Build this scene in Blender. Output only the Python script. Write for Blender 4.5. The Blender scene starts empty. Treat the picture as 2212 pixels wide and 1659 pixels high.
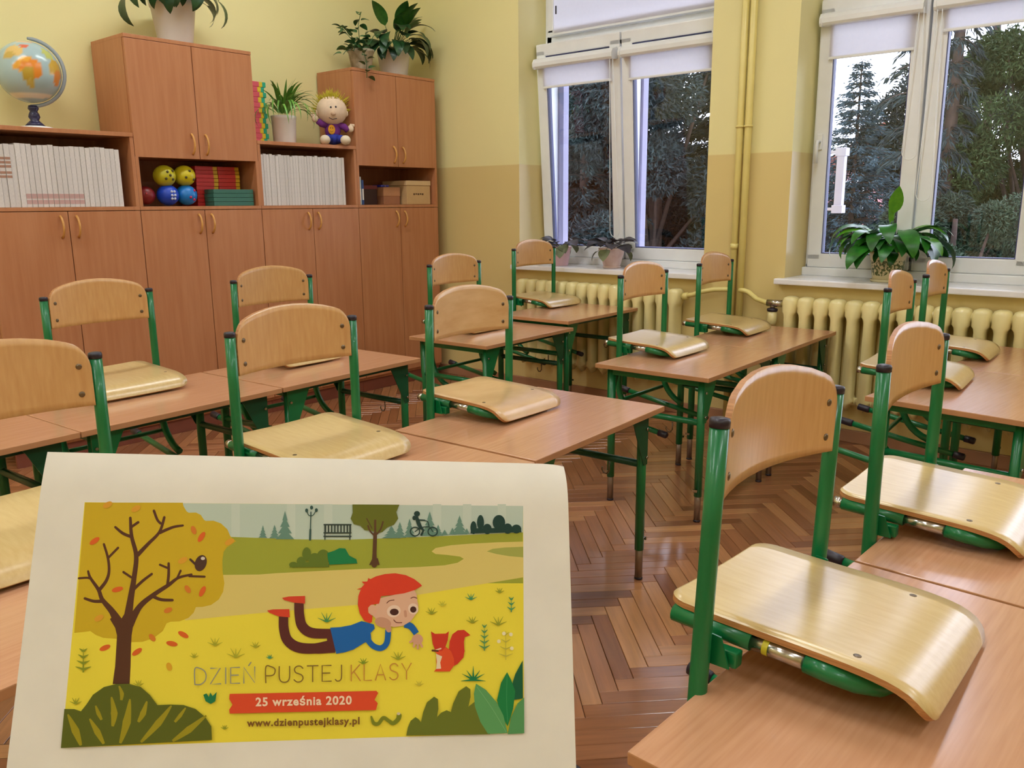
import bpy, bmesh, math, random
import numpy as np
from mathutils import Vector, Matrix
random.seed(7); RNG = np.random.default_rng(7)
S = bpy.context.scene
COL = S.collection
# ---------------------------------------------------------------- camera
CAMZ = 1.225
FPX = 1783.13
RX = Vector((0.64596835, -0.76332351, -0.00788047)); UPV = Vector((0.16744675, 0.13161606, 0.97705619)); FW = Vector((0.74477277, 0.63246694, -0.21283585))
cd = bpy.data.cameras.new('camera'); cam = bpy.data.objects.new('camera', cd); COL.objects.link(cam)
cd.sensor_width = 36; cd.lens = FPX / 2212 * 36; cd.clip_start = .02; cd.clip_end = 300
m3 = Matrix((RX, UPV, -FW)).transposed(); cam.matrix_world = Matrix.Translation((0, 0, CAMZ)) @ m3.to_4x4()
S.camera = cam
# ---------------------------------------------------------------- light and exposure
SKY = 6.0; LAMP = 30.0
S.view_settings.view_transform = 'Standard'; S.view_settings.look = 'None'
S.view_settings.exposure = 0.12; S.view_settings.gamma = 1.0; S.view_settings.use_curve_mapping = False
W = bpy.data.worlds.new('World'); S.world = W; W.use_nodes = True
bg = W.node_tree.nodes['Background']; bg.inputs[0].default_value = (0.80, 0.82, 1.0, 1); bg.inputs[1].default_value = SKY

# ---------------------------------------------------------------- helpers
def srgb(c):
    return tuple((x / 255 / 12.92) if x / 255 <= .04045 else ((x / 255 + .055) / 1.055) ** 2.4 for x in c)
MATS = {}
def mat(name, rgb, rough=.5, spec=.5, coat=0., coat_r=.1, metal=0., noise=0., nscale=8., stretch=(1, 1, 1), rgb2=None, bump=0., coords='Object', vary=0.):
    if name in MATS: return MATS[name]
    m = bpy.data.materials.new(name); m.use_nodes = True; MATS[name] = m
    nt = m.node_tree; b = nt.nodes['Principled BSDF']
    c = srgb(rgb); b.inputs['Base Color'].default_value = (*c, 1); b.inputs['Roughness'].default_value = rough
    b.inputs['Specular IOR Level'].default_value = spec; b.inputs['Metallic'].default_value = metal
    b.inputs['Coat Weight'].default_value = coat; b.inputs['Coat Roughness'].default_value = coat_r
    tc = nt.nodes.new('ShaderNodeTexCoord'); mp = nt.nodes.new('ShaderNodeMapping'); nz = nt.nodes.new('ShaderNodeTexNoise')
    mp.inputs['Scale'].default_value = stretch; nz.inputs['Scale'].default_value = nscale; nz.inputs['Detail'].default_value = 4
    nt.links.new(tc.outputs[coords], mp.inputs[0]); nt.links.new(mp.outputs[0], nz.inputs[0])
    if rgb2 is None: rgb2 = tuple(x * (1 - max(noise, .03)) for x in rgb)
    rp = nt.nodes.new('ShaderNodeValToRGB'); rp.color_ramp.elements[0].position = .3; rp.color_ramp.elements[1].position = .7
    rp.color_ramp.elements[0].color = (*srgb(rgb2), 1); rp.color_ramp.elements[1].color = (*c, 1)
    nt.links.new(nz.outputs[0], rp.inputs[0])
    out = rp.outputs[0]
    if vary:
        oi = nt.nodes.new('ShaderNodeObjectInfo'); mm = nt.nodes.new('ShaderNodeMapRange'); hs = nt.nodes.new('ShaderNodeHueSaturation')
        mm.inputs[3].default_value = 1 - vary; mm.inputs[4].default_value = 1 + vary
        nt.links.new(oi.outputs['Random'], mm.inputs[0]); nt.links.new(mm.outputs[0], hs.inputs['Value']); nt.links.new(out, hs.inputs['Color']); out = hs.outputs[0]
    nt.links.new(out, b.inputs['Base Color'])
    if bump:
        bp = nt.nodes.new('ShaderNodeBump'); bp.inputs['Strength'].default_value = bump; bp.inputs['Distance'].default_value = .004
        nt.links.new(nz.outputs[0], bp.inputs['Height']); nt.links.new(bp.outputs[0], b.inputs['Normal'])
    return m
def emis(name, rgb, strength):
    m = bpy.data.materials.new(name); m.use_nodes = True; b = m.node_tree.nodes['Principled BSDF']
    b.inputs['Emission Color'].default_value = (*rgb, 1); b.inputs['Emission Strength'].default_value = strength; return m
def empty(name, loc=(0, 0, 0), rz=0., parent=None):
    o = bpy.data.objects.new(name, None); COL.objects.link(o); o.location = loc; o.rotation_euler = (0, 0, rz); o.empty_display_size = .05
    if parent: o.parent = parent
    return o
def tag(o, label=None, cat=None, group=None, kind=None):
    if label: o['label'] = label
    if cat: o['category'] = cat
    if group: o['group'] = group
    if kind: o['kind'] = kind
    return o
def link(name, me, parent=None, loc=None, rot=None, scale=None):
    o = bpy.data.objects.new(name, me); COL.objects.link(o)
    if parent: o.parent = parent
    if loc is not None: o.location = loc
    if rot is not None: o.rotation_euler = rot
    if scale is not None: o.scale = scale if hasattr(scale, '__len__') else (scale,) * 3
    return o
class MB:
    """collects shapes, builds one mesh"""
    def __init__(s): s.v = []; s.f = []; s.m = []; s.sm = []
    def add(s, vs, fs, mi=0, smooth=False):
        n = len(s.v); s.v += [tuple(v) for v in vs]
        for f in fs: s.f.append(tuple(i + n for i in f)); s.m.append(mi); s.sm.append(smooth)
        return s
    def box(s, a, b, mi=0, c=0.):
        x0, y0, z0 = a; x1, y1, z1 = b
        if c <= 0:
            return s.add([(x0, y0, z0), (x1, y0, z0), (x1, y1, z0), (x0, y1, z0), (x0, y0, z1), (x1, y0, z1), (x1, y1, z1), (x0, y1, z1)],
                         [(0, 3, 2, 1), (4, 5, 6, 7), (0, 1, 5, 4), (1, 2, 6, 5), (2, 3, 7, 6), (3, 0, 4, 7)], mi)
        bm = bmesh.new(); bmesh.ops.create_cube(bm, size=1)
        for v in bm.verts: v.co = ((x0 + x1) / 2 + v.co.x * (x1 - x0), (y0 + y1) / 2 + v.co.y * (y1 - y0), (z0 + z1) / 2 + v.co.z * (z1 - z0))
        bmesh.ops.bevel(bm, geom=list(bm.edges), offset=c, segments=2, affect='EDGES', profile=.6)
        bm.verts.index_update(); s.add([v.co[:] for v in bm.verts], [[v.index for v in f.verts] for f in bm.faces], mi); bm.free(); return s
    def tube(s, pts, r, n=12, mi=0, caps=True):
        pts = [Vector(p) for p in pts]; k = len(pts); rs = r if hasattr(r, '__len__') else [r] * k
        tan = [((pts[min(i + 1, k - 1)] - pts[max(i - 1, 0)]).normalized()) for i in range(k)]
        up = Vector((0, 0, 1)) if abs(tan[0].z) < .9 else Vector((1, 0, 0))
        nrm = (up - tan[0] * up.dot(tan[0])).normalized(); vs = []
        for i in range(k):
            nrm = (nrm - tan[i] * nrm.dot(tan[i])).normalized(); bn = tan[i].cross(nrm)
            for j in range(n):
                a = 2 * math.pi * j / n; vs.append(pts[i] + (nrm * math.cos(a) + bn * math.sin(a)) * rs[i])
        fs = [(i * n + j, i * n + (j + 1) % n, (i + 1) * n + (j + 1) % n, (i + 1) * n + j) for i in range(k - 1) for j in range(n)]
        s.add(vs, fs, mi, True)
        if caps:
            b = len(s.v) - len(vs); s.f.append(tuple(b + j for j in reversed(range(n)))); s.f.append(tuple(b + (k - 1) * n + j for j in range(n))); s.m += [mi, mi]; s.sm += [False, False]
        return s
    def lathe(s, prof, c=(0, 0, 0), n=24, mi=0, caps=True):
        vs = [(c[0] + r * math.cos(2 * math.pi * j / n), c[1] + r * math.sin(2 * math.pi * j / n), c[2] + z) for r, z in prof for j in range(n)]
        k = len(prof); fs = [(i * n + j, i * n + (j + 1) % n, (i + 1) * n + (j + 1) % n, (i + 1) * n + j) for i in range(k - 1) for j in range(n)]
        if caps: fs += [tuple(reversed(range(n))), tuple((k - 1) * n + j for j in range(n))]
        return s.add(vs, fs, mi, True)
    def ball(s, c, r, n=14, mi=0):
        r = r if hasattr(r, '__len__') else (r, r, r); k = n // 2; vs = []; fs = []
        for i in range(k + 1):
            t = math.pi * i / k
            for j in range(n):
                a = 2 * math.pi * j / n; vs.append((c[0] + r[0] * math.sin(t) * math.cos(a), c[1] + r[1] * math.sin(t) * math.sin(a), c[2] - r[2] * math.cos(t)))
        fs = [(i * n + j, i * n + (j + 1) % n, (i + 1) * n + (j + 1) % n, (i + 1) * n + j) for i in range(k) for j in range(n)]
        return s.add(vs, fs, mi, True)
    def prism(s, poly, axis, a, b, mi=0):
        """poly of 2D points extruded along axis from a to b"""
        def P(p, t): return (t, p[0], p[1]) if axis == 0 else (p[0], t, p[1]) if axis == 1 else (p[0], p[1], t)
        n = len(poly); vs = [P(p, a) for p in poly] + [P(p, b) for p in poly]
        return s.add(vs, [tuple(reversed(range(n))), tuple(range(n, 2 * n))] + [(i, (i + 1) % n, n + (i + 1) % n, n + i) for i in range(n)], mi)
    def xf(s, M):
        s.v = [tuple(M @ Vector(v)) for v in s.v]; return s
    def mesh(s, name, mats):
        me = bpy.data.meshes.new(name); me.from_pydata(s.v, [], s.f); mats = mats if isinstance(mats, (list, tuple)) else [mats]
        for m in mats: me.materials.append(m)
        me.polygons.foreach_set('material_index', s.m); me.polygons.foreach_set('use_smooth', s.sm)
        bm = bmesh.new(); bm.from_mesh(me); bmesh.ops.remove_doubles(bm, verts=bm.verts, dist=1e-6); bmesh.ops.recalc_face_normals(bm, faces=bm.faces); bm.to_mesh(me); bm.free()
        me.update(); return me
    def build(s, name, mats, parent=None, loc=None, rot=None):
        return link(name, s.mesh(name, mats), parent, loc, rot)
def sheet(us, lo, hi, P, thick, nv=10, mi=0):
    """thick curved board: rows at us, v from lo(u) to hi(u); P(u,v)->(Vector point, Vector normal)"""
    mb = MB(); nu = len(us); top = []; bot = []
    for u in us:
        a, b = lo(u), hi(u)
        for j in range(nv + 1):
            p, n = P(u, a + (b - a) * j / nv); top.append(p); bot.append(p - n * thick)
    N = nu * (nv + 1); fs = []; W_ = nv + 1
    for i in range(nu - 1):
        for j in range(nv): a = i * W_ + j; fs.append((a, a + 1, a + W_ + 1, a + W_)); fs.append((N + a, N + a + W_, N + a + W_ + 1, N + a + 1))
    mb.add(top + bot, fs, mi, True)
    side = []
    rim = [j for j in range(nv)] + [i * W_ + nv for i in range(nu - 1)] + [(nu - 1) * W_ + nv - j for j in range(nv)] + [(nu - 1 - i) * W_ for i in range(nu - 1)]
    for k in range(len(rim)):
        a, b = rim[k], rim[(k + 1) % len(rim)]; side.append((a, N + a, N + b, b))
    n0 = 0
    for f in side: mb.f.append(f); mb.m.append(mi + 1); mb.sm.append(False)
    return mb

# ---------------------------------------------------------------- materials
M_wall = mat('yellow_wall_paint', (238, 226, 158), .55, .3, noise=.03, nscale=3, bump=.05)
M_dado = mat('beige_dado_paint', (222, 193, 118), .32, .45, noise=.03, nscale=3, bump=.04)
M_ceil = mat('white_ceiling_paint', (240, 238, 225), .8, noise=.02)
M_white = mat('white_plastic', (241, 243, 247), .35, .5, noise=.02)
M_sill = mat('white_sill', (243, 242, 246), .22, .5, noise=.02)
def blind_mat():
    m = mat('white_blind_fabric', (232, 228, 230), .9, .1, noise=.03, nscale=60); nt = m.node_tree; b = nt.nodes['Principled BSDF']; o = nt.nodes['Material Output']
    t = nt.nodes.new('ShaderNodeBsdfTranslucent'); t.inputs[0].default_value = (.95, .94, .97, 1); mx = nt.nodes.new('ShaderNodeMixShader'); mx.inputs[0].default_value = .68
    nt.links.new(b.outputs[0], mx.inputs[1]); nt.links.new(t.outputs[0], mx.inputs[2]); nt.links.new(mx.outputs[0], o.inputs[0]); return m
M_blind = blind_mat()
M_cab = mat('beech_veneer', (192, 132, 92), .38, .4, rgb2=(180, 118, 78), nscale=3.0, stretch=(14, 14, 1.0))
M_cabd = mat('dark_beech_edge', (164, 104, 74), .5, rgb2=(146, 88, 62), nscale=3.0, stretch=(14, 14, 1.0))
M_plinth = mat('reddish_plinth', (140, 78, 60), .5, noise=.1)
M_handle = mat('light_wood_handle', (216, 158, 84), .35, noise=.06)
M_table = mat('beech_laminate', (202, 152, 116), .22, .5, rgb2=(190, 138, 102), nscale=6, stretch=(1.2, 22, 22), coat=.25, coat_r=.12)
M_tedge = mat('beech_edge_band', (196, 142, 98), .35, noise=.08)
M_seat = mat('lacquered_plywood', (212, 186, 130), .3, .5, rgb2=(202, 172, 114), nscale=7, stretch=(16, 2.2, 16), coat=.5, coat_r=.24, vary=.05)
M_seat2 = mat('wavy_grain_plywood', (218, 182, 132), .3, .5, rgb2=(202, 160, 108), nscale=4.5, stretch=(2.2, 4, 7), coat=.45, coat_r=.24)
M_back = mat('backrest_plywood', (212, 168, 112), .32, .5, rgb2=(200, 152, 96), nscale=7, stretch=(14, 14, 2.0), coat=.25, coat_r=.22, vary=.05)
M_ply = mat('plywood_edge', (196, 140, 84), .5, rgb2=(160, 106, 60), nscale=9, stretch=(1, 1, 40))
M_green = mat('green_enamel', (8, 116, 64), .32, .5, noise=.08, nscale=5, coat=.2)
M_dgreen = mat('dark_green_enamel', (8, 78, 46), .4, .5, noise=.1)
M_black = mat('black_plastic', (38, 30, 44), .4, .5, noise=.1)
M_chrome = mat('chrome', (200, 196, 190), .22, metal=1., noise=.05)
M_leg = mat('worn_steel_tube', (150, 128, 112), .4, metal=.6, noise=.1)
M_screw = mat('screw_steel', (120, 104, 84), .35, metal=.8, noise=.05)
M_rad = mat('cream_radiator_paint', (240, 226, 164), .3, .5, noise=.04, coat=.3)
M_pipe = mat('yellow_pipe_paint', (236, 220, 140), .35, .5, noise=.04)
M_paper = mat('white_paper', (236, 232, 224), .7, .3, noise=.015, nscale=30)
M_pot = mat('white_ceramic', (242, 242, 242), .3, .5, noise=.03)
M_soil = mat('potting_soil', (52, 38, 28), .95, noise=.3, nscale=60, bump=.5)
M_gskirt = mat('painted_baseboard', (176, 128, 96), .5, noise=.08)

# ---------------------------------------------------------------- room shell
XW, YB, XL, YF, ZC = 4.30, 4.60, -2.3, -3.2, 3.35
XF = 4.58                       # window frame plane
WIN = [(2.22, 3.575, 2.91), (.64, 1.745, 1.196), (-1.0, .10, -.45)]   # y0, y1, mullion
ZS, ZT = .83, 3.05
def wall_mat():
    """two paints in one surface: beige dado below 1.48 m"""
    m = bpy.data.materials.new('two_tone_wall'); m.use_nodes = True; nt = m.node_tree; b = nt.nodes['Principled BSDF']
    g = nt.nodes.new('ShaderNodeNewGeometry'); sx = nt.nodes.new('ShaderNodeSeparateXYZ'); lt = nt.nodes.new('ShaderNodeMapRange'); mx = nt.nodes.new('ShaderNodeMix'); mx.data_type = 'RGBA'
    lt.inputs[1].default_value = 1.476; lt.inputs[2].default_value = 1.484
    nt.links.new(g.outputs['Position'], sx.inputs[0]); nt.links.new(sx.outputs[2], lt.inputs[0]); nt.links.new(lt.outputs[0], mx.inputs[0])
    mx.inputs[6].default_value = (*srgb((224, 202, 138)), 1); mx.inputs[7].default_value = (*srgb((238, 228, 166)), 1)
    nz = nt.nodes.new('ShaderNodeTexNoise'); nz.inputs['Scale'].default_value = 2.5; nz.inputs['Detail'].default_value = 6
    nt.links.new(g.outputs['Position'], nz.inputs[0])
    hs = nt.nodes.new('ShaderNodeHueSaturation'); mr = nt.nodes.new('ShaderNodeMapRange'); mr.inputs[3].default_value = .96; mr.inputs[4].default_value = 1.03
    nt.links.new(nz.outputs[0], mr.inputs[0]); nt.links.new(mr.outputs[0], hs.inputs['Value']); nt.links.new(mx.outputs[2], hs.inputs['Color']); nt.links.new(hs.outputs[0], b.inputs['Base Color'])
    rr = nt.nodes.new('ShaderNodeMapRange'); rr.inputs[3].default_value = .35; rr.inputs[4].default_value = .6
    nt.links.new(lt.outputs[0], rr.inputs[0]); nt.links.new(rr.outputs[0], b.inputs['Roughness'])
    bp = nt.nodes.new('ShaderNodeBump'); bp.inputs['Strength'].default_value = .08; bp.inputs['Distance'].default_value = .003
    n2 = nt.nodes.new('ShaderNodeTexNoise'); n2.inputs['Scale'].default_value = 120; nt.links.new(g.outputs['Position'], n2.inputs[0]); nt.links.new(n2.outputs[0], bp.inputs['Height']); nt.links.new(bp.outputs[0], b.inputs['Normal'])
    return m
M_two = wall_mat()
w = MB(); xo = XW + .42
w.box((XW, YF, 0), (xo, YB + .3, ZS)); w.box((XW, YF, ZT), (xo, YB + .3, ZC))
ys = [YF] + [y for a, b, _ in sorted(WIN) for y in (a, b)] + [YB + .3]
for a, b in zip(ys[::2], ys[1::2]): w.box((XW, a, ZS), (xo, b, ZT))
tag(w.build('wall_right', M_two), kind='structure')
tag(MB().box((XL - .3, YB, 0), (XW, YB + .3, ZC)).build('wall_back', M_two), kind='structure')
tag(MB().box((XL - .3, YF, 0), (XL, YB, ZC)).build('wall_left', M_two), kind='structure')
tag(MB().box((XL - .3, YF - .3, 0), (xo, YF, ZC)).build('wall_front', M_two), kind='structure')
tag(MB().box((XL - .3, YF - .3, ZC), (xo, YB + .3, ZC + .2)).build('ceiling', M_ceil), kind='structure')
tag(MB().box((XW - .022, YF, 0), (XW, YB, .065), c=.004).build('baseboard_right', M_gskirt), kind='structure')
tag(MB().box((XL, YB - .022, 0), (1.30, YB, .065), c=.004).build('baseboard_back', M_gskirt), kind='structure')

# parquet ------------------------------------------------------------
def parquet_mat(name, attr):
    m = bpy.data.materials.new(name); m.use_nodes = True; nt = m.node_tree; b = nt.nodes['Principled BSDF']; L = nt.links.new
    tc = nt.nodes.new('ShaderNodeTexCoord'); mp = nt.nodes.new('ShaderNodeMapping'); nz = nt.nodes.new('ShaderNodeTexNoise'); ad = nt.nodes.new('ShaderNodeVectorMath')
    mp.inputs['Scale'].default_value = (4, 60, 1); nz.inputs['Scale'].default_value = 1.2; nz.inputs['Detail'].default_value = 5; nz.inputs['Roughness'].default_value = .6
    if attr:
        at = nt.nodes.new('ShaderNodeAttribute'); at.attribute_name = 'tone'; rnd = at.outputs['Fac']; src = tc.outputs['UV']
    else:
        oi = nt.nodes.new('ShaderNodeObjectInfo'); rnd = oi.outputs['Random']; src = tc.outputs['Object']
    cm = nt.nodes.new('ShaderNodeCombineXYZ'); mu = nt.nodes.new('ShaderNodeMath'); mu.operation = 'MULTIPLY'; mu.inputs[1].default_value = 37.
    L(rnd, mu.inputs[0]); L(mu.outputs[0], cm.inputs[0]); L(mu.outputs[0], cm.inputs[2]); L(src, mp.inputs[0]); L(mp.outputs[0], ad.inputs[0]); L(cm.outputs[0], ad.inputs[1]); L(ad.outputs[0], nz.inputs[0])
    rp = nt.nodes.new('ShaderNodeValToRGB'); e = rp.color_ramp.elements
    e[0].position = 0; e[0].color = (*srgb((132, 82, 50)), 1); e[1].position = 1; e[1].color = (*srgb((190, 136, 88)), 1)
    e2 = rp.color_ramp.elements.new(.4); e2.color = (*srgb((156, 102, 64)), 1); e3 = rp.color_ramp.elements.new(.7); e3.color = (*srgb((168, 112, 74)), 1)
    L(rnd, rp.inputs[0])
    hs = nt.nodes.new('ShaderNodeHueSaturation'); mr = nt.nodes.new('ShaderNodeMapRange'); mr.inputs[1].default_value = .3; mr.inputs[2].default_value = .7; mr.inputs[3].default_value = .78; mr.inputs[4].default_value = 1.1
    L(nz.outputs[0], mr.inputs[0]); L(mr.outputs[0], hs.inputs['Value']); L(rp.outputs[0], hs.inputs['Color']); L(hs.outputs[0], b.inputs['Base Color'])
    b.inputs['Roughness'].default_value = .3; b.inputs['Coat Weight'].default_value = .6; b.inputs['Coat Roughness'].default_value = .12
    return m
M_pq, M_pqs = parquet_mat('oak_parquet', False), parquet_mat('oak_parquet_far', True)
floor = tag(MB().box((XL - .3, YF - .3, -.2), (xo, YB + .3, -.004)).build('floor', mat('joint_filler', (52, 30, 20), .8)), kind='structure')
PW, PL = .0517, .3493; C45 = math.sqrt(.5); G = .0007
cand = []
for i in range(-75, 75):
    for j in range(-13, 13):
        ox, oy = i * PW + j * PL, i * PW - j * PL
        for k in (0, 1):
            a = (ox + PL / 2, oy + PW / 2) if k == 0 else (ox + PW / 2, oy + PW + PL / 2)
            x, y = (a[0] + a[1]) * C45 + 1.626, (a[1] - a[0]) * C45 + 1.03
            if XL - .12 < x < XW + .12 and YF - .12 < y < YB + .12: cand.append((x, y, -math.pi / 4 + (math.pi / 2 if k else 0)))
def pix(P):
    d = Vector((P[0], P[1], P[2] - CAMZ)); dd = d.dot(FW)
    return (1106 + FPX * d.dot(RX) / dd, 829.5 - FPX * d.dot(UPV) / dd) if dd > .05 else (-9e9, 0)
vis = []
for c in cand:
    u, v = pix((c[0], c[1], 0)); score = c[0] ** 2 + c[1] ** 2
    if not (1215 < u < 2260 and 700 < v < 1700): score += 1000
    vis.append((score, c))
vis.sort(key=lambda t: t[0])
bmp = MB(); a, b2, hgt = PL / 2 - G, PW / 2 - G, .02
bmp.add([(-a, -b2, -hgt), (a, -b2, -hgt), (a, b2, -hgt), (-a, b2, -hgt), (-a, -b2, -.0012), (a, -b2, -.0012), (a, b2, -.0012), (-a, b2, -.0012),
         (-a + .0012, -b2 + .0012, 0), (a - .0012, -b2 + .0012, 0), (a - .0012, b2 - .0012, 0), (-a + .0012, b2 - .0012, 0)],
        [(0, 1, 5, 4), (1, 2, 6, 5), (2, 3, 7, 6), (3, 0, 4, 7), (4, 5, 9, 8), (5, 6, 10, 9), (6, 7, 11, 10), (7, 4, 8, 11), (8, 9, 10, 11)])
pmesh = bmp.mesh('parquet_block', M_pq)
for _, (x, y, r) in vis[:300]:
    link('parquet_block', pmesh, floor, (x, y, random.uniform(-.0004, .0004)), (random.uniform(-.002, .002), random.uniform(-.001, .001), r))
rest = [c for _, c in vis[300:]]
V0 = np.array(bmp.v[4:]); F0 = [[v - 4 for v in f] for f in bmp.f[4:]]
vs, fs, tone, uvs = [], [], [], []
for k, (x, y, r) in enumerate(rest):
    ca, sa = math.cos(r), math.sin(r); z = random.uniform(-.0004, .0004)
    vv = np.stack([x + V0[:, 0] * ca - V0[:, 1] * sa, y + V0[:, 0] * sa + V0[:, 1] * ca, V0[:, 2] + z], 1); n = len(vs) * 8
    vs.append(vv); fs += [[q + n for q in f] for f in F0]; t = random.random(); tone += [t] * 8
    uvs += [(V0[q][0], V0[q][1]) for f in F0 for q in f]
me = bpy.data.meshes.new('parquet_field'); me.from_pydata([tuple(v) for v in np.concatenate(vs)], [], fs); me.materials.append(M_pqs)
at = me.attributes.new('tone', 'FLOAT', 'POINT'); at.data.foreach_set('value', tone)
ul = me.uv_layers.new(name='UVMap'); ul.data.foreach_set('uv', [c for u in uvs for c in u])
tag(link('parquet_field', me, floor), kind='stuff')

# ---------------------------------------------------------------- windows
def glass_mat():
    m = bpy.data.materials.new('window_glass'); m.use_nodes = True; nt = m.node_tree; nt.nodes.clear()
    o = nt.nodes.new('ShaderNodeOutputMaterial'); t = nt.nodes.new('ShaderNodeBsdfTransparent'); gl = nt.nodes.new('ShaderNodeBsdfGlossy'); f = nt.nodes.new('ShaderNodeFresnel'); mx = nt.nodes.new('ShaderNodeMixShader')
    t.inputs[0].default_value = (.93, .95, .96, 1); gl.inputs['Roughness'].default_value = .02; f.inputs[0].default_value = 1.45
    nt.links.new(f.outputs[0], mx.inputs[0]); nt.links.new(t.outputs[0], mx.inputs[1]); nt.links.new(gl.outputs[0], mx.inputs[2]); nt.links.new(mx.outputs[0], o.inputs[0]); return m
M_glass = glass_mat()
M_gasket = mat('blue_grey_gasket', (62, 64, 110), .5)
M_lilac = mat('lilac_inner_frame', (206, 200, 222), .4, noise=.02)
M_jamb = mat('lilac_outer_frame', (150, 146, 176), .5, noise=.02)
FT, FD = .055, .07
def ring(mb, x0, x1, y0, y1, z0, z1, t, mi=0, c=.006):
    mb.box((x0, y0, z0), (x1, y1, z0 + t), mi, c); mb.box((x0, y0, z1 - t), (x1, y1, z1), mi, c)
    mb.box((x0, y0, z0 + t * .5), (x1, y0 + t, z1 - t * .5), mi, c); mb.box((x0, y1 - t, z0 + t * .5), (x1, y1, z1 - t * .5), mi, c); return mb
def blind(name_lab, y0, y1, zc, zb, tilt_loc, rot, chain=None, lab=None, grp=None):
    """roller blind hung on a sash; local x=0 is the sash's room face, built about the sash pivot"""
    b = empty('roller_blind', tilt_loc); b.rotation_euler = rot
    tag(b, lab, 'blind', grp)
    L = y1 - y0
    pr = [(0, 0), (-.052, 0), (-.062, .012), (-.062, .034), (-.05, .052), (-.02, .064), (0, .064)]
    MB().prism([(p[0], p[1] + zc) for p in pr], 1, y0, y1).build('cassette', M_white, b)
    MB().prism([(p[0] - .001, p[1] + zc - .002) for p in [(0, 0), (-.056, -.002), (-.066, .012), (-.066, .036), (-.05, .058), (0, .07)]], 1, y0 - .012, y0).build('cassette_end', M_white, b)
    MB().prism([(p[0] - .001, p[1] + zc - .002) for p in [(0, 0), (-.056, -.002), (-.066, .012), (-.066, .036), (-.05, .058), (0, .07)]], 1, y1, y1 + .012).build('cassette_end', M_white, b)
    MB().box((-.012, y0 + .03, zb), (-.009, y1 - .03, zc + .01)).build('blind_fabric', M_blind, b)
    MB().box((-.017, y0 + .028, zb - .014), (-.006, y1 - .028, zb), c=.003).build('hem_bar', M_white, b)
    if chain:
        yc, zl = chain; pts = []
        for k in range(13): a = math.pi * k / 12; pts.append((-.05, yc + .035 * math.cos(a), zl + .04 - .04 * math.sin(a)))
        pts = [(-.05, yc + .008, zc + .02)] + pts + [(-.05, yc - .012, zc + .02)]
        MB().tube(pts, .0022, 6).build('pull_chain', M_white, b)
    return b
def window(n, y0, y1, ym, tilt, labs, chains, zs_top=2.20, mirror=False):
    w = tag(empty('window_%d' % n), kind='structure')
    f = MB(); ring(f, XF, XF + FD, y0, y1, ZS + .01, ZT, FT)
    f.box((XF, y0 + .01, zs_top - .03), (XF + FD, y1 - .01, zs_top + .10), c=.006); f.box((XF, ym - .035, ZS + .05), (XF + FD, ym + .035, zs_top + .04), c=.006)
    f.build('window_frame', M_white, w)
    for ya, yb in ((y1 - .098, y1 - .012), (ym - .052, ym - .02)) if n == 1 else (): MB().box((XF + FD + .002, ya, ZS + .05), (XF + FD + .06, yb, zs_top)).build('outer_jamb', M_jamb, w)
    # transom sash with closed blind
    tz0, tz1 = zs_top + .09, ZT - .03
    ring(MB(), XF - .015, XF + .04, y0 + .03, y1 - .03, tz0, tz1, .045).build('transom_frame', M_white, w)
    MB().box((XF + .01, y0 + .07, tz0 + .04), (XF + .014, y1 - .07, tz1 - .04)).build('transom_pane', M_glass, w)
    for s, (a, b) in enumerate(((ym + .006, y1 - .018), (y0 + .018, ym - .006))):
        z0, z1 = ZS + .045, zs_top + .035; piv = Vector((XF - .028, (a + b) / 2, z0)); rot = (0, -math.atan2(tilt, z1 - z0), 0)
        sa = empty('sash', piv, parent=w); sa.rotation_euler = rot; hw = (b - a) / 2
        ring(MB(), 0, .05, -hw, hw, 0, z1 - z0, .075, c=.008).build('sash_frame', M_white, sa)
        MB().box((.022, -hw + .06, .06), (.026, hw - .06, z1 - z0 - .06)).build('pane', M_glass, sa)
        ring(MB(), .006, .046, -hw + .0745, hw - .0745, .0745, z1 - z0 - .0745, .004, c=0).build('gasket', M_gasket, sa)
        if s == 1 or n == 2:
            hy = -hw + .035 if s == 1 else hw - .035
            h = MB(); h.box((-.012, hy - .014, .62), (0, hy + .014, .70), c=.003); h.tube([(-.01, hy, .66), (-.045, hy, .66), (-.05, hy, .64), (-.05, hy, .55)], .009, 10); h.build('sash_handle', M_white, sa)
        lab, zb = labs[s]
        if lab: blind(None, -hw + .028, hw - .028, 2.085 - z0 + (.02 if n == 2 else .0), zb - z0, piv, rot, chains[s], lab)
    # inner ledge and sill board
    MB().box((XF - .05, y0, ZS), (XF + FD, y1, ZS + .045), c=.006).build('ledge', M_white, w)
    MB().box((XW - .06, y0 - .035, ZS - .03), (XW, y1 + .035, ZS), c=.006).build('sill_nose', M_sill, w)
    MB().box((XW - .002, y0 + .001, ZS - .02), (XF, y1 - .001, ZS + .0005)).build('sill_board', M_sill, w)
    return w
window(1, *WIN[0], .10, [('white roller blind with long chain loop on the left sash of the left window', 1.975), ('white roller blind on the right sash of the left window', 1.965)], [(-.29, 1.02 - .875), None])
window(2, *WIN[1], .03, [('white roller blind drawn lowest on the left sash of the right window', 1.955), ('white roller blind barely lowered on the right sash of the right window', 2.02)], [(-.235, .55), (.225, .35)])
window(3, *WIN[2], 0, [(None, 0), (None, 0)], [None, None])  # unseen window beyond the picture edge, added for its daylight
tb = tag(empty('transom_blind', (XF - .03, 2.9, 0)), 'white blind closed over the transom of the left window', 'blind')
MB().box((0, -.60, 2.30), (.004, .585, 3.0)).build('blind_fabric', M_blind, tb)
MB().box((-.006, -.605, 2.292), (.008, .59, 2.305), c=.002).build('hem_bar', M_white, tb)
MB().box((-.008, .56, 2.42), (.0, .568, 2.47), c=.002).build('cord_clip', M_black, tb)

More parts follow.
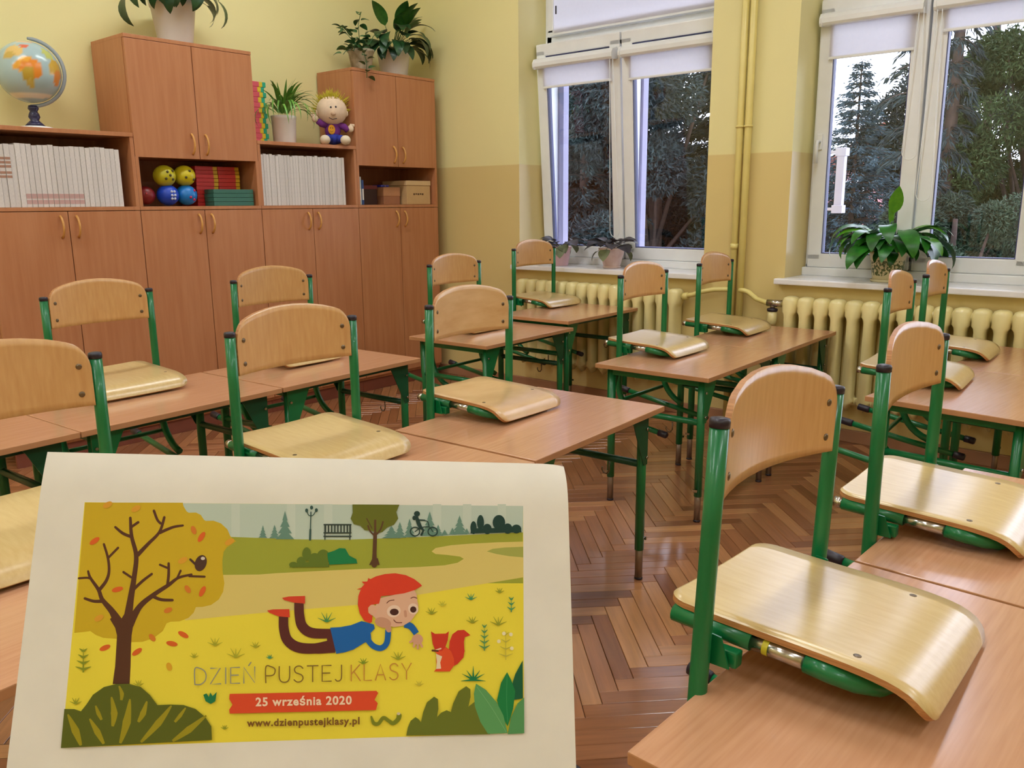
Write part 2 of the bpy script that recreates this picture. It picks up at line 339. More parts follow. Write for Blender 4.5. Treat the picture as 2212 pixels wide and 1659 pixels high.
# ---------------------------------------------------------------- radiators and pipes
def rad_mesh():
    prof = [(.180, .003, .020), (.205, .014, .042), (.218, .0235, .048), (.226, .0395, .046), (.243, .0395, .046), (.256, .0262, .050), (.635, .0262, .052), (.652, .030, .052), (.664, .0402, .050), (.722, .0402, .046), (.736, .034, .040), (.743, .018, .028)]
    mb = MB(); n = 16; vs = []
    for z, a, b in prof:
        for j in range(n):
            t = 2 * math.pi * j / n; ct, st = math.cos(t), math.sin(t)
            vs.append((b * math.copysign(abs(ct) ** .7, ct), a * math.copysign(abs(st) ** .7, st), z))
    k = len(prof); mb.add(vs, [(i * n + j, i * n + (j + 1) % n, (i + 1) * n + (j + 1) % n, (i + 1) * n + j) for i in range(k - 1) for j in range(n)] + [tuple(reversed(range(n))), tuple((k - 1) * n + j for j in range(n))], 0, True)
    return mb.mesh('section', M_rad)
RM = rad_mesh(); RXc = XW - .062
def radiator(y_hi, n, lab):
    r = tag(empty('radiator', (RXc, y_hi, 0)), lab, 'radiator', 'cast iron radiators under the windows')
    for i in range(n): link('section', RM, r, (0, -.0405 - i * .081, 0))
    MB().tube([(0, -.02, .70), (0, -n * .081 + .02, .70)], .024, 12).build('header_pipe', M_rad, r)
    MB().tube([(0, -.02, .23), (0, -n * .081 + .02, .23)], .022, 12).build('header_pipe', M_rad, r)
    for y in (-.22, -n * .081 + .22): MB().box((.02, y - .008, .66), (.061, y + .008, .675)).build('wall_bracket', M_rad, r)
    return r
radiator(3.53, 15, 'cream cast iron radiator under the left window')
radiator(1.715, 16, 'cream cast iron radiator under the right window')
for y, lab, zt2, in ((2.025, 'yellow-painted vertical heating pipe, the left one of the pair between the windows', ZC), (1.978, 'yellow-painted vertical heating pipe, the right one of the pair between the windows', ZC)):
    p = tag(empty('heating_pipe', (XW - .03, y, 0)), lab, 'pipe')
    MB().tube([(0, 0, .0), (0, 0, ZC)], .0185, 16).build('riser', M_pipe, p)
    MB().tube([(0, 0, 1.612), (0, 0, 1.622)], .0235, 16).build('pipe_clip', M_pipe, p)
    if y > 2:
        MB().tube([(0, 0, .975), (0, 0, 1.005)], .022, 16).build('coupling', M_pipe, p)
        MB().tube([(-.01, .0, .755), (-.014, .03, .755), (-.02, .10, .75), (-.03, .17, .735), (-.035, .22, .715), (-.032, .30, .70)], .0135, 12).build('branch_pipe', M_pipe, p)
        MB().tube([(-.028, .255, .705), (-.031, .285, .70)], .021, 8).build('union_nut', M_pipe, p)
    else:
        MB().tube([(-.01, 0, .755), (-.014, -.03, .755), (-.02, -.06, .748), (-.028, -.11, .715), (-.032, -.17, .70), (-.032, -.268, .70)], .0135, 12).build('branch_pipe', M_pipe, p)
v = tag(empty('radiator_valve', (XW - .062, 1.775, .70)), 'chrome radiator valve with hanging cream thermostat head left of the right radiator', 'valve')
MB().tube([(0, .03, 0), (0, -.055, 0)], .019, 10).build('valve_body', M_chrome, v)
MB().tube([(0, 0, 0), (-.0, 0, -.03)], .013, 12).build('valve_neck', M_chrome, v)
MB().lathe([(.024, -.045), (.028, -.04), (.028, -.03), (.02, -.026)], n=16).build('collar', M_black, v)
MB().lathe([(.016, -.118), (.024, -.11), (.026, -.09), (.024, -.045)], n=16).build('thermostat_head', M_rad, v)

# ---------------------------------------------------------------- cabinets
CY, CB = 4.23, 4.585
UX = [1.352, 2.062, 2.772, 3.482, 4.192]
def bow(x, z0, z1, y):
    pts = []
    for k in range(11):
        t = k / 10; pts.append((x, y - .028 * math.sin(math.pi * t) ** .6 - .001, z0 + (z1 - z0) * t))
    return MB().tube(pts, [.0065] + [.0055] * 9 + [.0065], 8)
pos = ['leftmost', 'second from the left', 'third from the left', 'rightmost']
def doors(x0, x1, z0, z1, hz0, hz1, root, hoff=.04):
    xm = (x0 + x1) / 2
    for a, b, hx in ((x0 + .002, xm - .0018, xm - hoff), (xm + .0018, x1 - .002, xm + hoff)):
        d = MB().box((a, CY, z0), (b, CY + .018, z1), c=.0015).build('door', M_cab, root)
        bow(hx, hz0, hz1, CY).build('handle', M_handle, d)
for i in range(4):
    x0, x1 = UX[i], UX[i + 1]; t = .018; e = .0008
    r = tag(empty('low_cabinet', (0, 0, 0)), 'tall two-door beech base cabinet along the back wall, ' + pos[i] + ' of the four', 'cabinet', 'beech base cabinets in a row')
    b = MB(); b.box((x0 + e, CY + .02, .08), (x0 + t, CB, 1.21)); b.box((x1 - t, CY + .02, .08), (x1 - e, CB, 1.21)); b.box((x0 + t, CB - .006, .08), (x1 - t, CB, 1.21)); b.box((x0 + t, CY + .02, .08), (x1 - t, CB - .006, .098)); b.box((x0 + t, CY + .02, .62), (x1 - t, CB - .006, .638))
    b.build('carcass', M_cab, r)
    MB().box((x0 + e, CY - .001, 1.21), (x1 - e, CB, 1.228), c=.0015).build('top_panel', M_cab, r)
    MB().box((x0 + e, CY + .035, 0), (x1 - e, CY + .053, .08)).build('plinth', M_plinth, r)
    doors(x0, x1, .10, 1.207, 1.085, 1.185, r, .037)
for i in (0, 2):
    x0, x1 = UX[i], UX[i + 1] - .001; t = .018; zt = 1.589
    r = tag(empty('open_shelf_unit'), 'open beech shelf unit full of white books, ' + ('at the left under the globe' if i == 0 else 'under the spider plant and doll'), 'shelf')
    MB().box((x0, CY, 1.2285), (x0 + t, CB, zt - .02), c=.001).build('side_panel', M_cab, r); MB().box((x1 - t, CY, 1.2285), (x1, CB, zt - .02), c=.001).build('side_panel', M_cab, r)
    MB().box((x0, CY - .003, zt - .02), (x1, CB, zt), c=.0015).build('top_panel', M_cab, r)
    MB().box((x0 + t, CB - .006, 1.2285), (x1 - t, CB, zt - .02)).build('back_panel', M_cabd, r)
for i in (1, 3):
    x0, x1 = UX[i], UX[i + 1]; t = .018; zt = 2.06
    r = tag(empty('wall_cabinet'), 'two-door beech upper cabinet with an open niche below, ' + ('the left one holding balls and boxes' if i == 1 else 'the right one beside the corner'), 'cabinet')
    MB().box((x0, CY, 1.2285), (x0 + t, CB, 1.475), c=.001).build('side_panel', M_cab, r); MB().box((x1 - t, CY, 1.2285), (x1, CB, 1.475), c=.001).build('side_panel', M_cab, r)
    b = MB(); b.box((x0, CY + .019, 1.475), (x0 + t, CB, zt - .018)); b.box((x1 - t, CY + .019, 1.475), (x1, CB, zt - .018)); b.box((x0, CY + .019, 1.475), (x1, CB, 1.493)); b.box((x0 + t, CB - .006, 1.493), (x1 - t, CB, zt - .018)); b.build('carcass', M_cab, r)
    MB().box((x0, CY, zt - .018), (x1, CB, zt), c=.0015).build('top_panel', M_cab, r)
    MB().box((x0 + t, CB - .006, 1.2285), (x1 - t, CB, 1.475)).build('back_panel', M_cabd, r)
    doors(x0, x1, 1.473, zt - .02, 1.497, 1.60, r)

# ---------------------------------------------------------------- tables
TL, TW = .714, .50
def table(x, y, rot, T, lab, dx=0., cut=0.):
    """x,y = near-left corner of the row; dx = offset along the row"""
    r = tag(empty('school_table', (x + dx * math.cos(rot), y + dx * math.sin(rot), 0), rot), lab, 'table')
    L = TL - .003 - cut
    mb = MB(); mb.box((0, 0, T - .018), (L, TW, T), 0, .0022)
    me = mb.mesh('tabletop', [M_table, M_tedge])
    for p in me.polygons:
        if abs(p.normal.z) < .5: p.material_index = 1
    link('tabletop', me, r)
    ix, iy = .053, .05; zt = T - .019
    for sx, px in ((1, ix), (-1, L - ix)):
        MB().box((px - .012, iy, zt - .028), (px + .012, TW - iy, zt), c=.002).build('top_rail', M_green, r)
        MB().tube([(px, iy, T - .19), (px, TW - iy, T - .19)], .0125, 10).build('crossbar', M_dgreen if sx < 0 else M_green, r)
        hk = MB(); hy = iy + .12; zc = T - .205
        hk.tube([(px, hy, zc), (px, hy, zc - .03), (px, hy + .008, zc - .042), (px, hy + .02, zc - .042), (px, hy + .028, zc - .03), (px, hy + .026, zc - .022)], .0028, 6); hk.build('bag_hook', M_screw, r)
        for py in (iy, TW - iy):
            lg = MB().tube([(px, py, .105), (px, py, zt)], .0155, 14).build('leg', M_green, r)
            MB().tube([(px, py, .006), (px, py, .13)], .0125, 12).build('leg_extension', M_leg, lg)
            MB().lathe([(.0135, 0), (.014, .004), (.0128, .008)], (px, py, 0), 12).build('foot_cap', M_black, lg)
            s = MB(); s.tube([(px - sx * .014, py, .135), (px - sx * .03, py, .135)], .004, 8); s.box((px - sx * .03 - .003, py - .01, .13), (px - sx * .03 + .003, py + .01, .14)); s.build('thumb_screw', M_chrome, lg)
            gy = .0145 if py < TW / 2 else -.0145
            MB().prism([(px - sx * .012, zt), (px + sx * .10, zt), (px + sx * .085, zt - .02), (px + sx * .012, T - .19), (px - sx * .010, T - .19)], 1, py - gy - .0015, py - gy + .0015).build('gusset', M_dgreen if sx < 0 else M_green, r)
            for zz in (T - .07, T - .165): MB().tube([(px, py - gy * 1.1, zz), (px, py - gy * 1.1 - math.copysign(.006, gy), zz)], .005, 8).build('screw', M_chrome, lg)
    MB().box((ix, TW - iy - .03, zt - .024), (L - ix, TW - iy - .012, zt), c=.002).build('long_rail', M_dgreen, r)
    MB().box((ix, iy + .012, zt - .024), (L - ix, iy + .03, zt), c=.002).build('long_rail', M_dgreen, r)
    return r
T0, T3 = .59, .622
R = {'mid': (.842, 1.206, math.radians(3.1)), 'right2': (2.745, 1.377, math.radians(1.3)), 'back': (2.771, 2.505, math.radians(2.0)),
     'corner': (3.47, 2.555, math.radians(1.3)), 'left': (.952, 2.448, math.radians(3.3)), 'right': (2.755, .342, math.radians(-6.2)), 'front': (.725, -.042, math.radians(-2.2))}
TABLES = [('mid', -1, 'beech-topped green-legged table largely hidden behind the poster at the left'), ('mid', 0, 'beech-topped school table directly behind the top of the printed poster'),
          ('mid', 1, 'beech-topped school table with a free corner and leg at the centre of the room'),
          ('right2', 0, 'beech-topped school table behind the centre one, near half, in front of the radiators'), ('right2', 1, 'beech-topped school table with its end against the pipe and right radiator'),
          ('back', 0, 'beech-topped school table in the back row before the rightmost cabinet'), ('corner', 0, 'slightly taller beech-topped table in the back row under the left window'),
          ('left', -1, 'beech-topped school table cut by the left picture edge before the cabinets'), ('left', 0, 'beech-topped school table left of the middle before the cabinets'), ('left', 1, 'beech-topped school table before the cabinets, right end of the left row'),
          ('right', 0, 'beech-topped school table at the right with two chairs on its row, nearer half'), ('right', 1, 'beech-topped school table at the right edge against the right radiator'),
          ('front', 0, 'beech-topped school table in the right foreground with its corner cut by the bottom edge'), ('front', 1, 'beech-topped school table behind the right foreground one, window light on it')]
for nm, k, lab in TABLES:
    x, y, a = R[nm]; o = table(x, y, a, T3 if nm == 'corner' else T0, lab, k * TL + (.004 if k > 0 else 0), .055 if (nm, k) == ('right', 1) else 0)
    if (nm, k) == ('mid', 1): o.location.y += .006; o.location.x += .004

# ---------------------------------------------------------------- chairs hung on the tables
def chair(x, y, rot, lab, T=T0, w=.193, sw=.163, zt=.34, st=.0, roll=0., wavy=False, sticker=False, chromeend=True, lean=.0, lift=0.):
    r = tag(empty('school_chair', (x, y + .006, T + lift), rot), lab, 'chair'); r.rotation_euler = (0, -roll, rot)
    sq = M_seat2 if wavy else M_seat
    # seat board
    prof = [(.086, .0665), (.06, .0640), (.0, .0605), (-.06, .0580), (-.12, .0555), (-.160, .0530), (-.188, .0495), (-.206, .0455), (-.220, .0400), (-.232, .0325), (-.241, .0230), (-.248, .0105)]
    prof = [(a - (st * min(1, (.086 - a) / .26)), b) for a, b in prof]
    ss = [0.]
    for a, b in zip(prof, prof[1:]): ss.append(ss[-1] + math.dist(a, b))
    L = ss[-1]
    def at(s):
        s = min(max(s, 0), L)
        for i in range(len(ss) - 1):
            if s <= ss[i + 1] + 1e-9:
                t = (s - ss[i]) / (ss[i + 1] - ss[i]); a, b = prof[i], prof[i + 1]; d = ((b[0] - a[0]) / (ss[i + 1] - ss[i]), (b[1] - a[1]) / (ss[i + 1] - ss[i])); return a[0] + (b[0] - a[0]) * t, a[1] + (b[1] - a[1]) * t, d
    def P(s, x_):
        a0 = at(s - .012); a1 = at(s + .012); c = at(s); d = Vector((0, a1[0] - a0[0], a1[1] - a0[1])).normalized(); n = Vector((0, -d.z, d.y)); n = n if n.z > 0 or abs(n.z) < .2 and n.y < 0 else -n
        if n.z < 0 and n.y > 0: n = -n
        return Vector((x_, c[0], c[1] - .004 * (1 - (x_ / sw) ** 2) * (1 if s < .2 else .4))), n
    def hwid(s):
        rr, rf = .035, .03; h = sw
        if s < rr: h -= rr - math.sqrt(max(rr * rr - (rr - s) ** 2, 0))
        if L - s < rf: h -= rf - math.sqrt(max(rf * rf - (rf - (L - s)) ** 2, 0))
        return h
    us = [0, .002, .006, .012, .02, .03, .05, .08, .12, .16, .2, .225] + [L - .13, L - .115, L - .10, L - .085, L - .07, L - .055, L - .042, L - .03, L - .02, L - .012, L - .006, L - .002, L]
    us = sorted(set(us)); seat = sheet(us, lambda s: -hwid(s), hwid, P, .0085, 12).build('seat', [sq, M_ply], r)
    for sx in (-1, 1):
        MB().lathe([(.0058, -.002), (.0058, .0004), (.003, .0008)], (sx * (sw - .034), -.150 - st * .9, .0528), 10).build('rivet', M_screw, seat)
    # backrest board: bowed backwards
    bw = w - .0135; zlo = zt - .104; ztop = zt + .052
    def PB(x_, z):
        t = x_ / bw; yy = .004 + .030 * (1 - t * t) + lean * (z - .2); d = Vector((1, -.06 * t / bw, 0)).normalized()
        return Vector((x_, yy - .012, z)), Vector((d.y, -d.x, 0))
    def hi(x_):
        t = abs(x_) / bw; z = ztop - .030 * t * t - .010 * t ** 6; rr = .032; e = bw - abs(x_)
        if e < rr: z -= (rr - math.sqrt(max(rr * rr - (rr - e) ** 2, 0))) * 1.15
        return z
    xs = [-bw, -bw + .002, -bw + .005, -bw + .01, -bw + .017, -bw + .026, -bw + .04, -bw * .6, -bw * .35, -bw * .12]; xs = xs + [-q for q in reversed(xs)]
    back = sheet(xs, lambda q: zlo, hi, PB, .0085, 10).build('backrest', [M_seat2 if wavy else M_back, M_ply], r)
    for sx in (-1, 1):
        for zz in (zt - .02, zt - .078):
            p, n = PB(sx * (bw - .022), zz); M = Matrix.Translation(p) @ n.to_track_quat('Z', 'Y').to_matrix().to_4x4()
            MB().lathe([(.006, -.001), (.006, .001), (.0035, .0022)], n=10).xf(M).build('screw', M_screw, back)
    # steel frame
    for sx in (-1, 1):
        X = sx * w
        pts = [(X, .0, zt - .004), (X, 0, .2), (X, .0, .0), (X, .0, -.12)]
        for k in range(1, 9):
            a = k / 8 * math.radians(72); pts.append((X, -.155 * (1 - math.cos(a)), -.12 - .155 * math.sin(a)))
        po = MB().tube(pts, .0128, 14).build('post', M_green, r)
        MB().lathe([(.0135, -.006), (.0138, .002), (.0125, .006), (.006, .0075)], (X, 0, zt - .002), 14).build('post_cap', M_black, po)
        ru = MB().tube([(X * .97, .185, -.243), (X * .97, -.02, -.2795), (X * .97, -.22, -.312)], .0115, 12).build('runner', M_green, r)
        MB().tube([(X * .97, .222, -.2365), (X * .97, .219, -.237), (X * .97, .178, -.2445), (X * .97, .172, -.2455)], [.010, .0145, .0145, .0125], 12).build('runner_cap', M_black, ru)
        MB().tube([(X * .97, -.20, -.309), (X * .97, -.235, -.3145), (X * .97, -.24, -.3155)], [.0145, .0145, .010], 12).build('runner_cap', M_black, ru)
        rx = sx * (sw - .006)
        rl = MB().tube([(rx, .072, .0435), (rx, -.045, .038)], .0125, 12).build('seat_rail', M_green, r)
        if chromeend: MB().tube([(rx, .088, .0442), (rx, .070, .0435)], .0110, 12).build('rail_end', M_chrome, rl)
        sl = MB().tube([(rx, -.045, .038), (rx, -.125, .0345)], .0105, 12).build('telescopic_sleeve', M_chrome, rl)
        if sticker: MB().tube([(rx, -.062, .0373), (rx, -.070, .0369)], .0108, 12, caps=False).build('size_sticker', mat('yellow_sticker', (200, 190, 40), .5), sl)
        br = MB(); br.box((sx * (w - .034) - .010, -.040, .008), (sx * (w - .034) + .010, .012, .030), c=.003); br.prism([(-.034, .010), (.0, -.02 + .03), (.0, .052), (-.02, .05)], 0, X - sx * .016 - .0015, X - sx * .016 + .0015)
        br.build('rail_bracket', M_green, r)
        MB().tube([(sx * (w - .034), -.028, .012), (sx * (w - .034), -.028, -.0 + .003)], .004, 8).build('clamp_screw', M_chrome, r)
    pts = []; fx = sw - .006
    for sx in (-1, 1):
        q = [(sx * fx, -.118, .0348), (sx * fx, -.15, .0315), (sx * (fx - .01), -.178, .026), (sx * (fx - .035), -.200, .019), (sx * (fx - .075), -.210, .0155)]
        pts += q if sx < 0 else list(reversed(q))
    MB().tube(pts, .0130, 12).build('front_frame', M_green, r)
    MB().tube([(-w, .0, -.20), (w, .0, -.20)], .0085, 10).build('stretcher', M_green, r)
    return r
rad = math.radians
chair(1.133, .450, rad(.6), 'nearest green-framed plywood chair, hung on the right foreground table', w=.220, sw=.168, zt=.340, roll=-.08, st=.024, sticker=True, chromeend=False, lift=.008)
chair(1.785, .434, rad(0.2), 'green-framed plywood chair cut by the right edge, hung on the table behind the nearest chair', w=.212, sw=.163, zt=.341, roll=.012)
chair(3.181, .852, rad(3.4), 'green-framed chair on the right table, standing in front of the potted lily', w=.195, sw=.158)
chair(3.829, .889, rad(1.9), 'farthest-right green-framed chair, hung on the table against the right radiator', w=.194, sw=.157)
chair(3.133, 1.894, rad(.3), 'green-framed chair on the table in front of the left window, the nearer of two', w=.187, sw=.167, zt=.336)
chair(3.858, 1.918, rad(2.5), 'green-framed chair beside the heating pipes, hung on the table end by the radiators', w=.190, sw=.167, zt=.342)
chair(3.965, 3.175, rad(-1.4), 'green-framed chair under the left window beside the pink flower pot', T=T3, w=.188, sw=.164, zt=.341)
chair(3.108, 3.017, rad(2.5), 'green-framed chair in the back row in front of the yellow corner wall', w=.192, sw=.164, zt=.337)
chair(1.893, 1.772, rad(3.0), 'green-framed chair with wavy-grained plywood on the middle table', w=.196, sw=.158, zt=.336, roll=-.02, wavy=True)
chair(1.237, 1.771, rad(1.1), 'green-framed chair hung just behind the top edge of the poster', w=.187, sw=.167, zt=.338)
chair(.535, 1.735, rad(2.0), 'green-framed chair cut by the left edge, its seat beside the poster', w=.190, sw=.163, zt=.338)
chair(1.994, 2.996, rad(4.0), 'green-framed chair before the third cabinet, right one of the left row', w=.193, sw=.157, zt=.340, roll=-.01)
chair(1.279, 2.989, rad(2.0), 'green-framed chair before the second cabinet, left one of the left row', w=.185, sw=.17, zt=.338)

# ---------------------------------------------------------------- ceiling lamps (above the frame)
M_tube = emis('lamp_diffuser', (.93, .97, 1.0), LAMP)
for ix, lx in enumerate((-1.45, .6, 2.75)):  # the first, inner row is added to brighten the poster and foreground
    for iy, ly in enumerate((-1.4, 1.1, 3.4)):
        l = tag(empty('ceiling_lamp', (lx, ly, ZC)), 'long white ceiling lamp out of the picture, %s row, %s' % (('added inner', 'middle', 'window')[ix], ('front', 'central', 'back')[iy]), 'lamp')
        MB().box((-.62, -.09, -.07), (.62, .09, 0), c=.005).build('housing', M_white, l)
        MB().box((-.60, -.075, -.078), (.60, .075, -.0705)).build('diffuser', M_tube, l)

# ---------------------------------------------------------------- things on the shelves
ORD = ['first', 'second', 'third', 'fourth', 'fifth', 'sixth', 'seventh', 'eighth', 'ninth', 'tenth', 'eleventh', 'twelfth', 'thirteenth', 'fourteenth', 'fifteenth']
def nth(i, n, a, b): return ORD[i] + ' from the ' + a if i < (n + 1) // 2 else ORD[n - 1 - i] + ' from the ' + b
ZB = 1.2288; ZN = 1.2292
M_book = mat('white_book_paper', (226, 220, 216), .7, .3, noise=.12, nscale=25, stretch=(40, 40, 1), vary=.06)
M_brown = mat('brown_print', (176, 132, 110), .7, noise=.1); M_pink = mat('pale_pink_print', (206, 168, 162), .7, noise=.1)
def books(x0, x1, n, ztop, lab, grp, bands):
    wdt = (x1 - x0) / n; me = MB().box((-wdt / 2 + .0008, 0, 0), (wdt / 2 - .0008, .21, 1), c=.0008).mesh('volume', M_book)
    for i in range(n):
        x = x0 + (i + .5) * wdt; h = ztop - random.uniform(0, .008) - (.004 if i % 5 == 0 else 0) - ZB
        o = tag(link('book', me, None, (x, CY + .012 + random.uniform(0, .006), ZB), None, (1, 1, h)), lab % nth(i, n, 'left', 'right'), 'book', grp)
        for (a, b, z0, z1, m) in bands:
            if a <= x <= b:
                me2 = MB().box((-wdt / 2 + .001, -.0006, (z0 - ZB) / h), (wdt / 2 - .001, 0.0002, (z1 - ZB) / h)).mesh('spine_label', m); link('spine_label', me2, o)
bn = [(1.35, 1.50, z, z + .011, M_brown) for z in (1.405, 1.423, 1.441, 1.36, 1.378)] + [(1.53, 1.79, 1.243, 1.262, M_pink), (1.53, 1.79, 1.268, 1.290, M_pink)]
books(1.372, 1.99, 26, 1.515, 'thin white book standing on the shelf under the globe, %s', 'white books on the left shelf', bn)
books(2.795, 3.395, 30, 1.52, 'thin white book standing on the shelf under the spider plant, %s', 'white books on the right shelf', [])

def knit_ball(name, lab, c, r, rgb, dots, dcol):
    o = tag(empty(name, c), lab, 'ball')
    MB().ball((0, 0, 0), (r, r, r * .96), 20).build('shell', mat('ball_' + lab.split()[0], rgb, .38, .5, noise=.06), o)
    for a, e in dots:
        a, e = math.radians(a), math.radians(e); p = Vector((math.sin(a) * math.cos(e), -math.cos(a) * math.cos(e), math.sin(e))) * r * .985
        MB().ball(p, r * .13, 8).build('dot', mat('dot_%d_%d_%d' % dcol, dcol, .5), o)
    return o
by = CY + .075
D4 = [(-10, 20), (25, 25), (-20, -15), (20, -18), (3, 2)]
knit_ball('toy_ball', 'olive-yellow ball with dark dots, the left one on top in the shelf niche', (2.246, by, 1.385), .058, (190, 180, 30), D4, (70, 60, 20))
knit_ball('toy_ball', 'yellow ball with dark dots, the right one on top in the shelf niche', (2.358, by, 1.388), .057, (206, 190, 24), [(5, 25), (30, -20), (-20, -10)], (70, 60, 20))
knit_ball('toy_ball', 'deep blue ball with pale dots in the shelf niche', (2.255, by, 1.287), .057, (18, 66, 190), [(-5, 18), (12, 18), (-5, -2), (12, -2), (-5, -20), (12, -20)], (200, 210, 235))
knit_ball('toy_ball', 'light blue ball with red dots in the shelf niche', (2.360, by, 1.287), .056, (20, 120, 200), [(28, 25), (-5, -12), (20, -25)], (200, 40, 90))
knit_ball('toy_ball', 'dark red ball at the left end of the shelf niche', (2.147, by + .03, 1.285), .050, (130, 30, 34), [(-20, 10)], (180, 60, 60))
def gbox(x0, x1, y0, z0, h, dpt, ma, mb2, lab, grp, split=.8):
    o = tag(empty('game_box', ((x0 + x1) / 2, y0, z0)), lab, 'box', grp); hw = (x1 - x0) / 2
    MB().box((-hw, 0, 0), (-hw + 2 * hw * split, dpt, h - .0012), c=.001).build('box_body', ma, o)
    if split < 1: MB().box((-hw + 2 * hw * split, .001, .0004), (hw, dpt - .001, h - .0018), c=.001).build('box_end', mb2, o)
M_rb = mat('red_card', (214, 52, 50), .45, noise=.1); M_yb = mat('yellow_card', (226, 176, 30), .45, noise=.08); M_gb = mat('green_card', (56, 112, 96), .5, noise=.08)
for c in range(2):
    for k in range(10):
        sx = random.uniform(-.002, .002)
        gbox(2.452 + c * .136 + sx, 2.586 + c * .136 + sx, CY + .125, ZN + k * .0216, .0214, .17, M_rb, M_yb, 'flat red box with yellow end in the niche, %s stack, %s' % (('left', 'right')[c], nth(k, 10, 'bottom', 'top')), 'red and yellow boxes in the niche', .80)
for k in range(4):
    gbox(2.49 + random.uniform(-.002, .002), 2.738, CY + .022, ZN + k * .0226, .0224, .095, M_gb, M_gb, 'flat green box, %s in the stack of four in the shelf niche' % ('lowest', 'second from below', 'second from the top', 'topmost')[k], 'green boxes in the niche', 1)
# right niche
for k, (x, rgb, l) in enumerate(((3.508, (60, 110, 130), 'slim teal book at the left end of the right niche'), (3.528, (188, 200, 206), 'slim pale grey book near the left end of the right niche'), (3.548, (50, 80, 140), 'slim blue book third from the left in the right niche'))):
    o = tag(empty('book', (x, CY + .03, ZN)), l, 'book'); MB().box((-.008, 0, 0), (.008, .2, .195 - k * .02), c=.001).build('volume', mat('bk%d' % k, rgb, .5), o)
    MB().box((-.006, -.0008, .03), (.006, 0, .10), c=0).build('spine_label', M_paper, o)
o = tag(empty('storage_box', (3.66, CY + .11, ZN)), 'dark brown box in the right niche', 'box'); MB().box((-.075, 0, 0), (.075, .2, .12), c=.003).build('box_body', mat('dark_box', (58, 34, 34), .5), o); MB().box((-.077, -.002, .10), (.077, .202, .124), c=.002).build('lid', mat('red_lid', (110, 40, 44), .5), o)
o = tag(empty('storage_box', (3.83, CY + .07, ZN)), 'brown cardboard box beside the cream one in the right niche', 'box'); MB().box((-.072, 0, 0), (.072, .2, .112), c=.003).build('box_body', mat('cardboard', (168, 112, 78), .7, noise=.1), o); MB().box((-.074, -.002, .055), (.074, .202, .113), c=.002).build('lid', mat('cardboard2', (186, 132, 92), .7, noise=.1), o)
o = tag(empty('crayon_case', (3.79, CY + .09, ZN + .1145)), 'small blue case lying on the cardboard box', 'case'); MB().box((-.035, 0, 0), (.035, .09, .014), c=.003).build('case_body', mat('blue_case', (50, 50, 150), .4), o); MB().box((-.003, -.002, .003), (.003, .0, .010), c=0).build('clasp', M_chrome, o)
o = tag(empty('storage_box', (4.04, CY + .03, ZN)), 'cream cardboard box with lid and printed front at the right end of the right niche', 'box')
MB().box((-.11, 0, 0), (.11, .24, .125), c=.003).build('box_body', mat('cream_card', (206, 170, 120), .7, noise=.06), o); MB().box((-.113, -.003, .126), (.113, .243, .158), c=.003).build('lid', mat('cream_card2', (216, 184, 138), .7, noise=.06), o)
for k in range(5): MB().box((-.05 + k * .02, -.001, .062 + (k % 2) * .003), (-.036 + k * .02, 0, .074)).build('print_mark', mat('brown_ink', (96, 66, 40), .7), o)
# foam pieces stack on the lower shelf
M_fp, M_fy, M_fg = mat('pink_foam', (226, 96, 110), .7), mat('yellow_foam', (236, 206, 50), .7), mat('turquoise_foam', (50, 176, 140), .7)
for k in range(12):
    o = tag(empty('foam_block', (2.79, CY + .20, 1.5892 + k * .0292)), 'three-coloured foam block stacked left of the spider plant, %s' % nth(k, 12, 'bottom', 'top'), 'block', 'stacked foam blocks'); d = (.012 if k % 2 else 0)
    MB().box((0, 0, 0), (.142 + d, .12, .029), c=.003).build('pink_section', M_fp, o); MB().box((.142 + d, .002, .0), (.166 + d, .118, .029), c=.003).build('yellow_section', M_fy, o); MB().box((.166 + d, .004, 0), (.190 + d, .116, .029), c=.003).build('turquoise_section', M_fg, o)

# globe
g = tag(empty('globe', (1.675, 4.40, 1.5892), 0), 'school globe with grey meridian arm on the left shelf unit', 'globe')
gm = MB(); gm.ball((0, 0, 0), .138, 72); me = gm.mesh('sphere', mat('globe_print', (190, 205, 200), .25))
m = bpy.data.materials.new('globe_map'); m.use_nodes = True; nt = m.node_tree; a_ = nt.nodes.new('ShaderNodeVertexColor'); a_.layer_name = 'map'; nt.links.new(a_.outputs[0], nt.nodes['Principled BSDF'].inputs['Base Color']); nt.nodes['Principled BSDF'].inputs['Roughness'].default_value = .22
me.materials.clear(); me.materials.append(m)
ca_ = me.color_attributes.new('map', 'FLOAT_COLOR', 'POINT'); f3 = Vector((-.36, -.93, 0)).normalized(); r3 = Vector((.93, -.36, 0)).normalized()
blobs = [(-.08, .12, .34, .26, (236, 170, 60)), (.10, .0, .36, .30, (228, 140, 50)), (-.02, -.22, .2, .26, (190, 160, 60)), (.02, -.48, .10, .2, (200, 176, 90)), (-.45, .62, .34, .24, (224, 190, 120)), (-.12, .86, .22, .10, (224, 110, 80)), (-.6, .42, .2, .16, (200, 170, 90)), (.98, .10, .30, .34, (208, 170, 70)), (1.05, -.2, .2, .28, (216, 140, 70)), (.85, .6, .25, .2, (190, 196, 110)), (-.25, -.95, 1.5, .14, (226, 220, 200)), (.0, 1.2, .8, .1, (226, 190, 150))]
for i, v in enumerate(me.vertices):
    p = v.co.normalized(); lon = math.atan2(p.dot(r3), p.dot(f3)); lat = math.asin(max(-1, min(1, p.z))) ; col = (170, 194, 198)
    for (bx, bz, rx_, rz_, c) in blobs:
        wob = 1 + .25 * math.sin(lon * 9 + bx * 20) * math.cos(lat * 11)
        if ((lon - bx) / rx_) ** 2 + ((lat - bz) / rz_) ** 2 < wob: col = c
    ca_.data[i].color = (*srgb(col), 1)
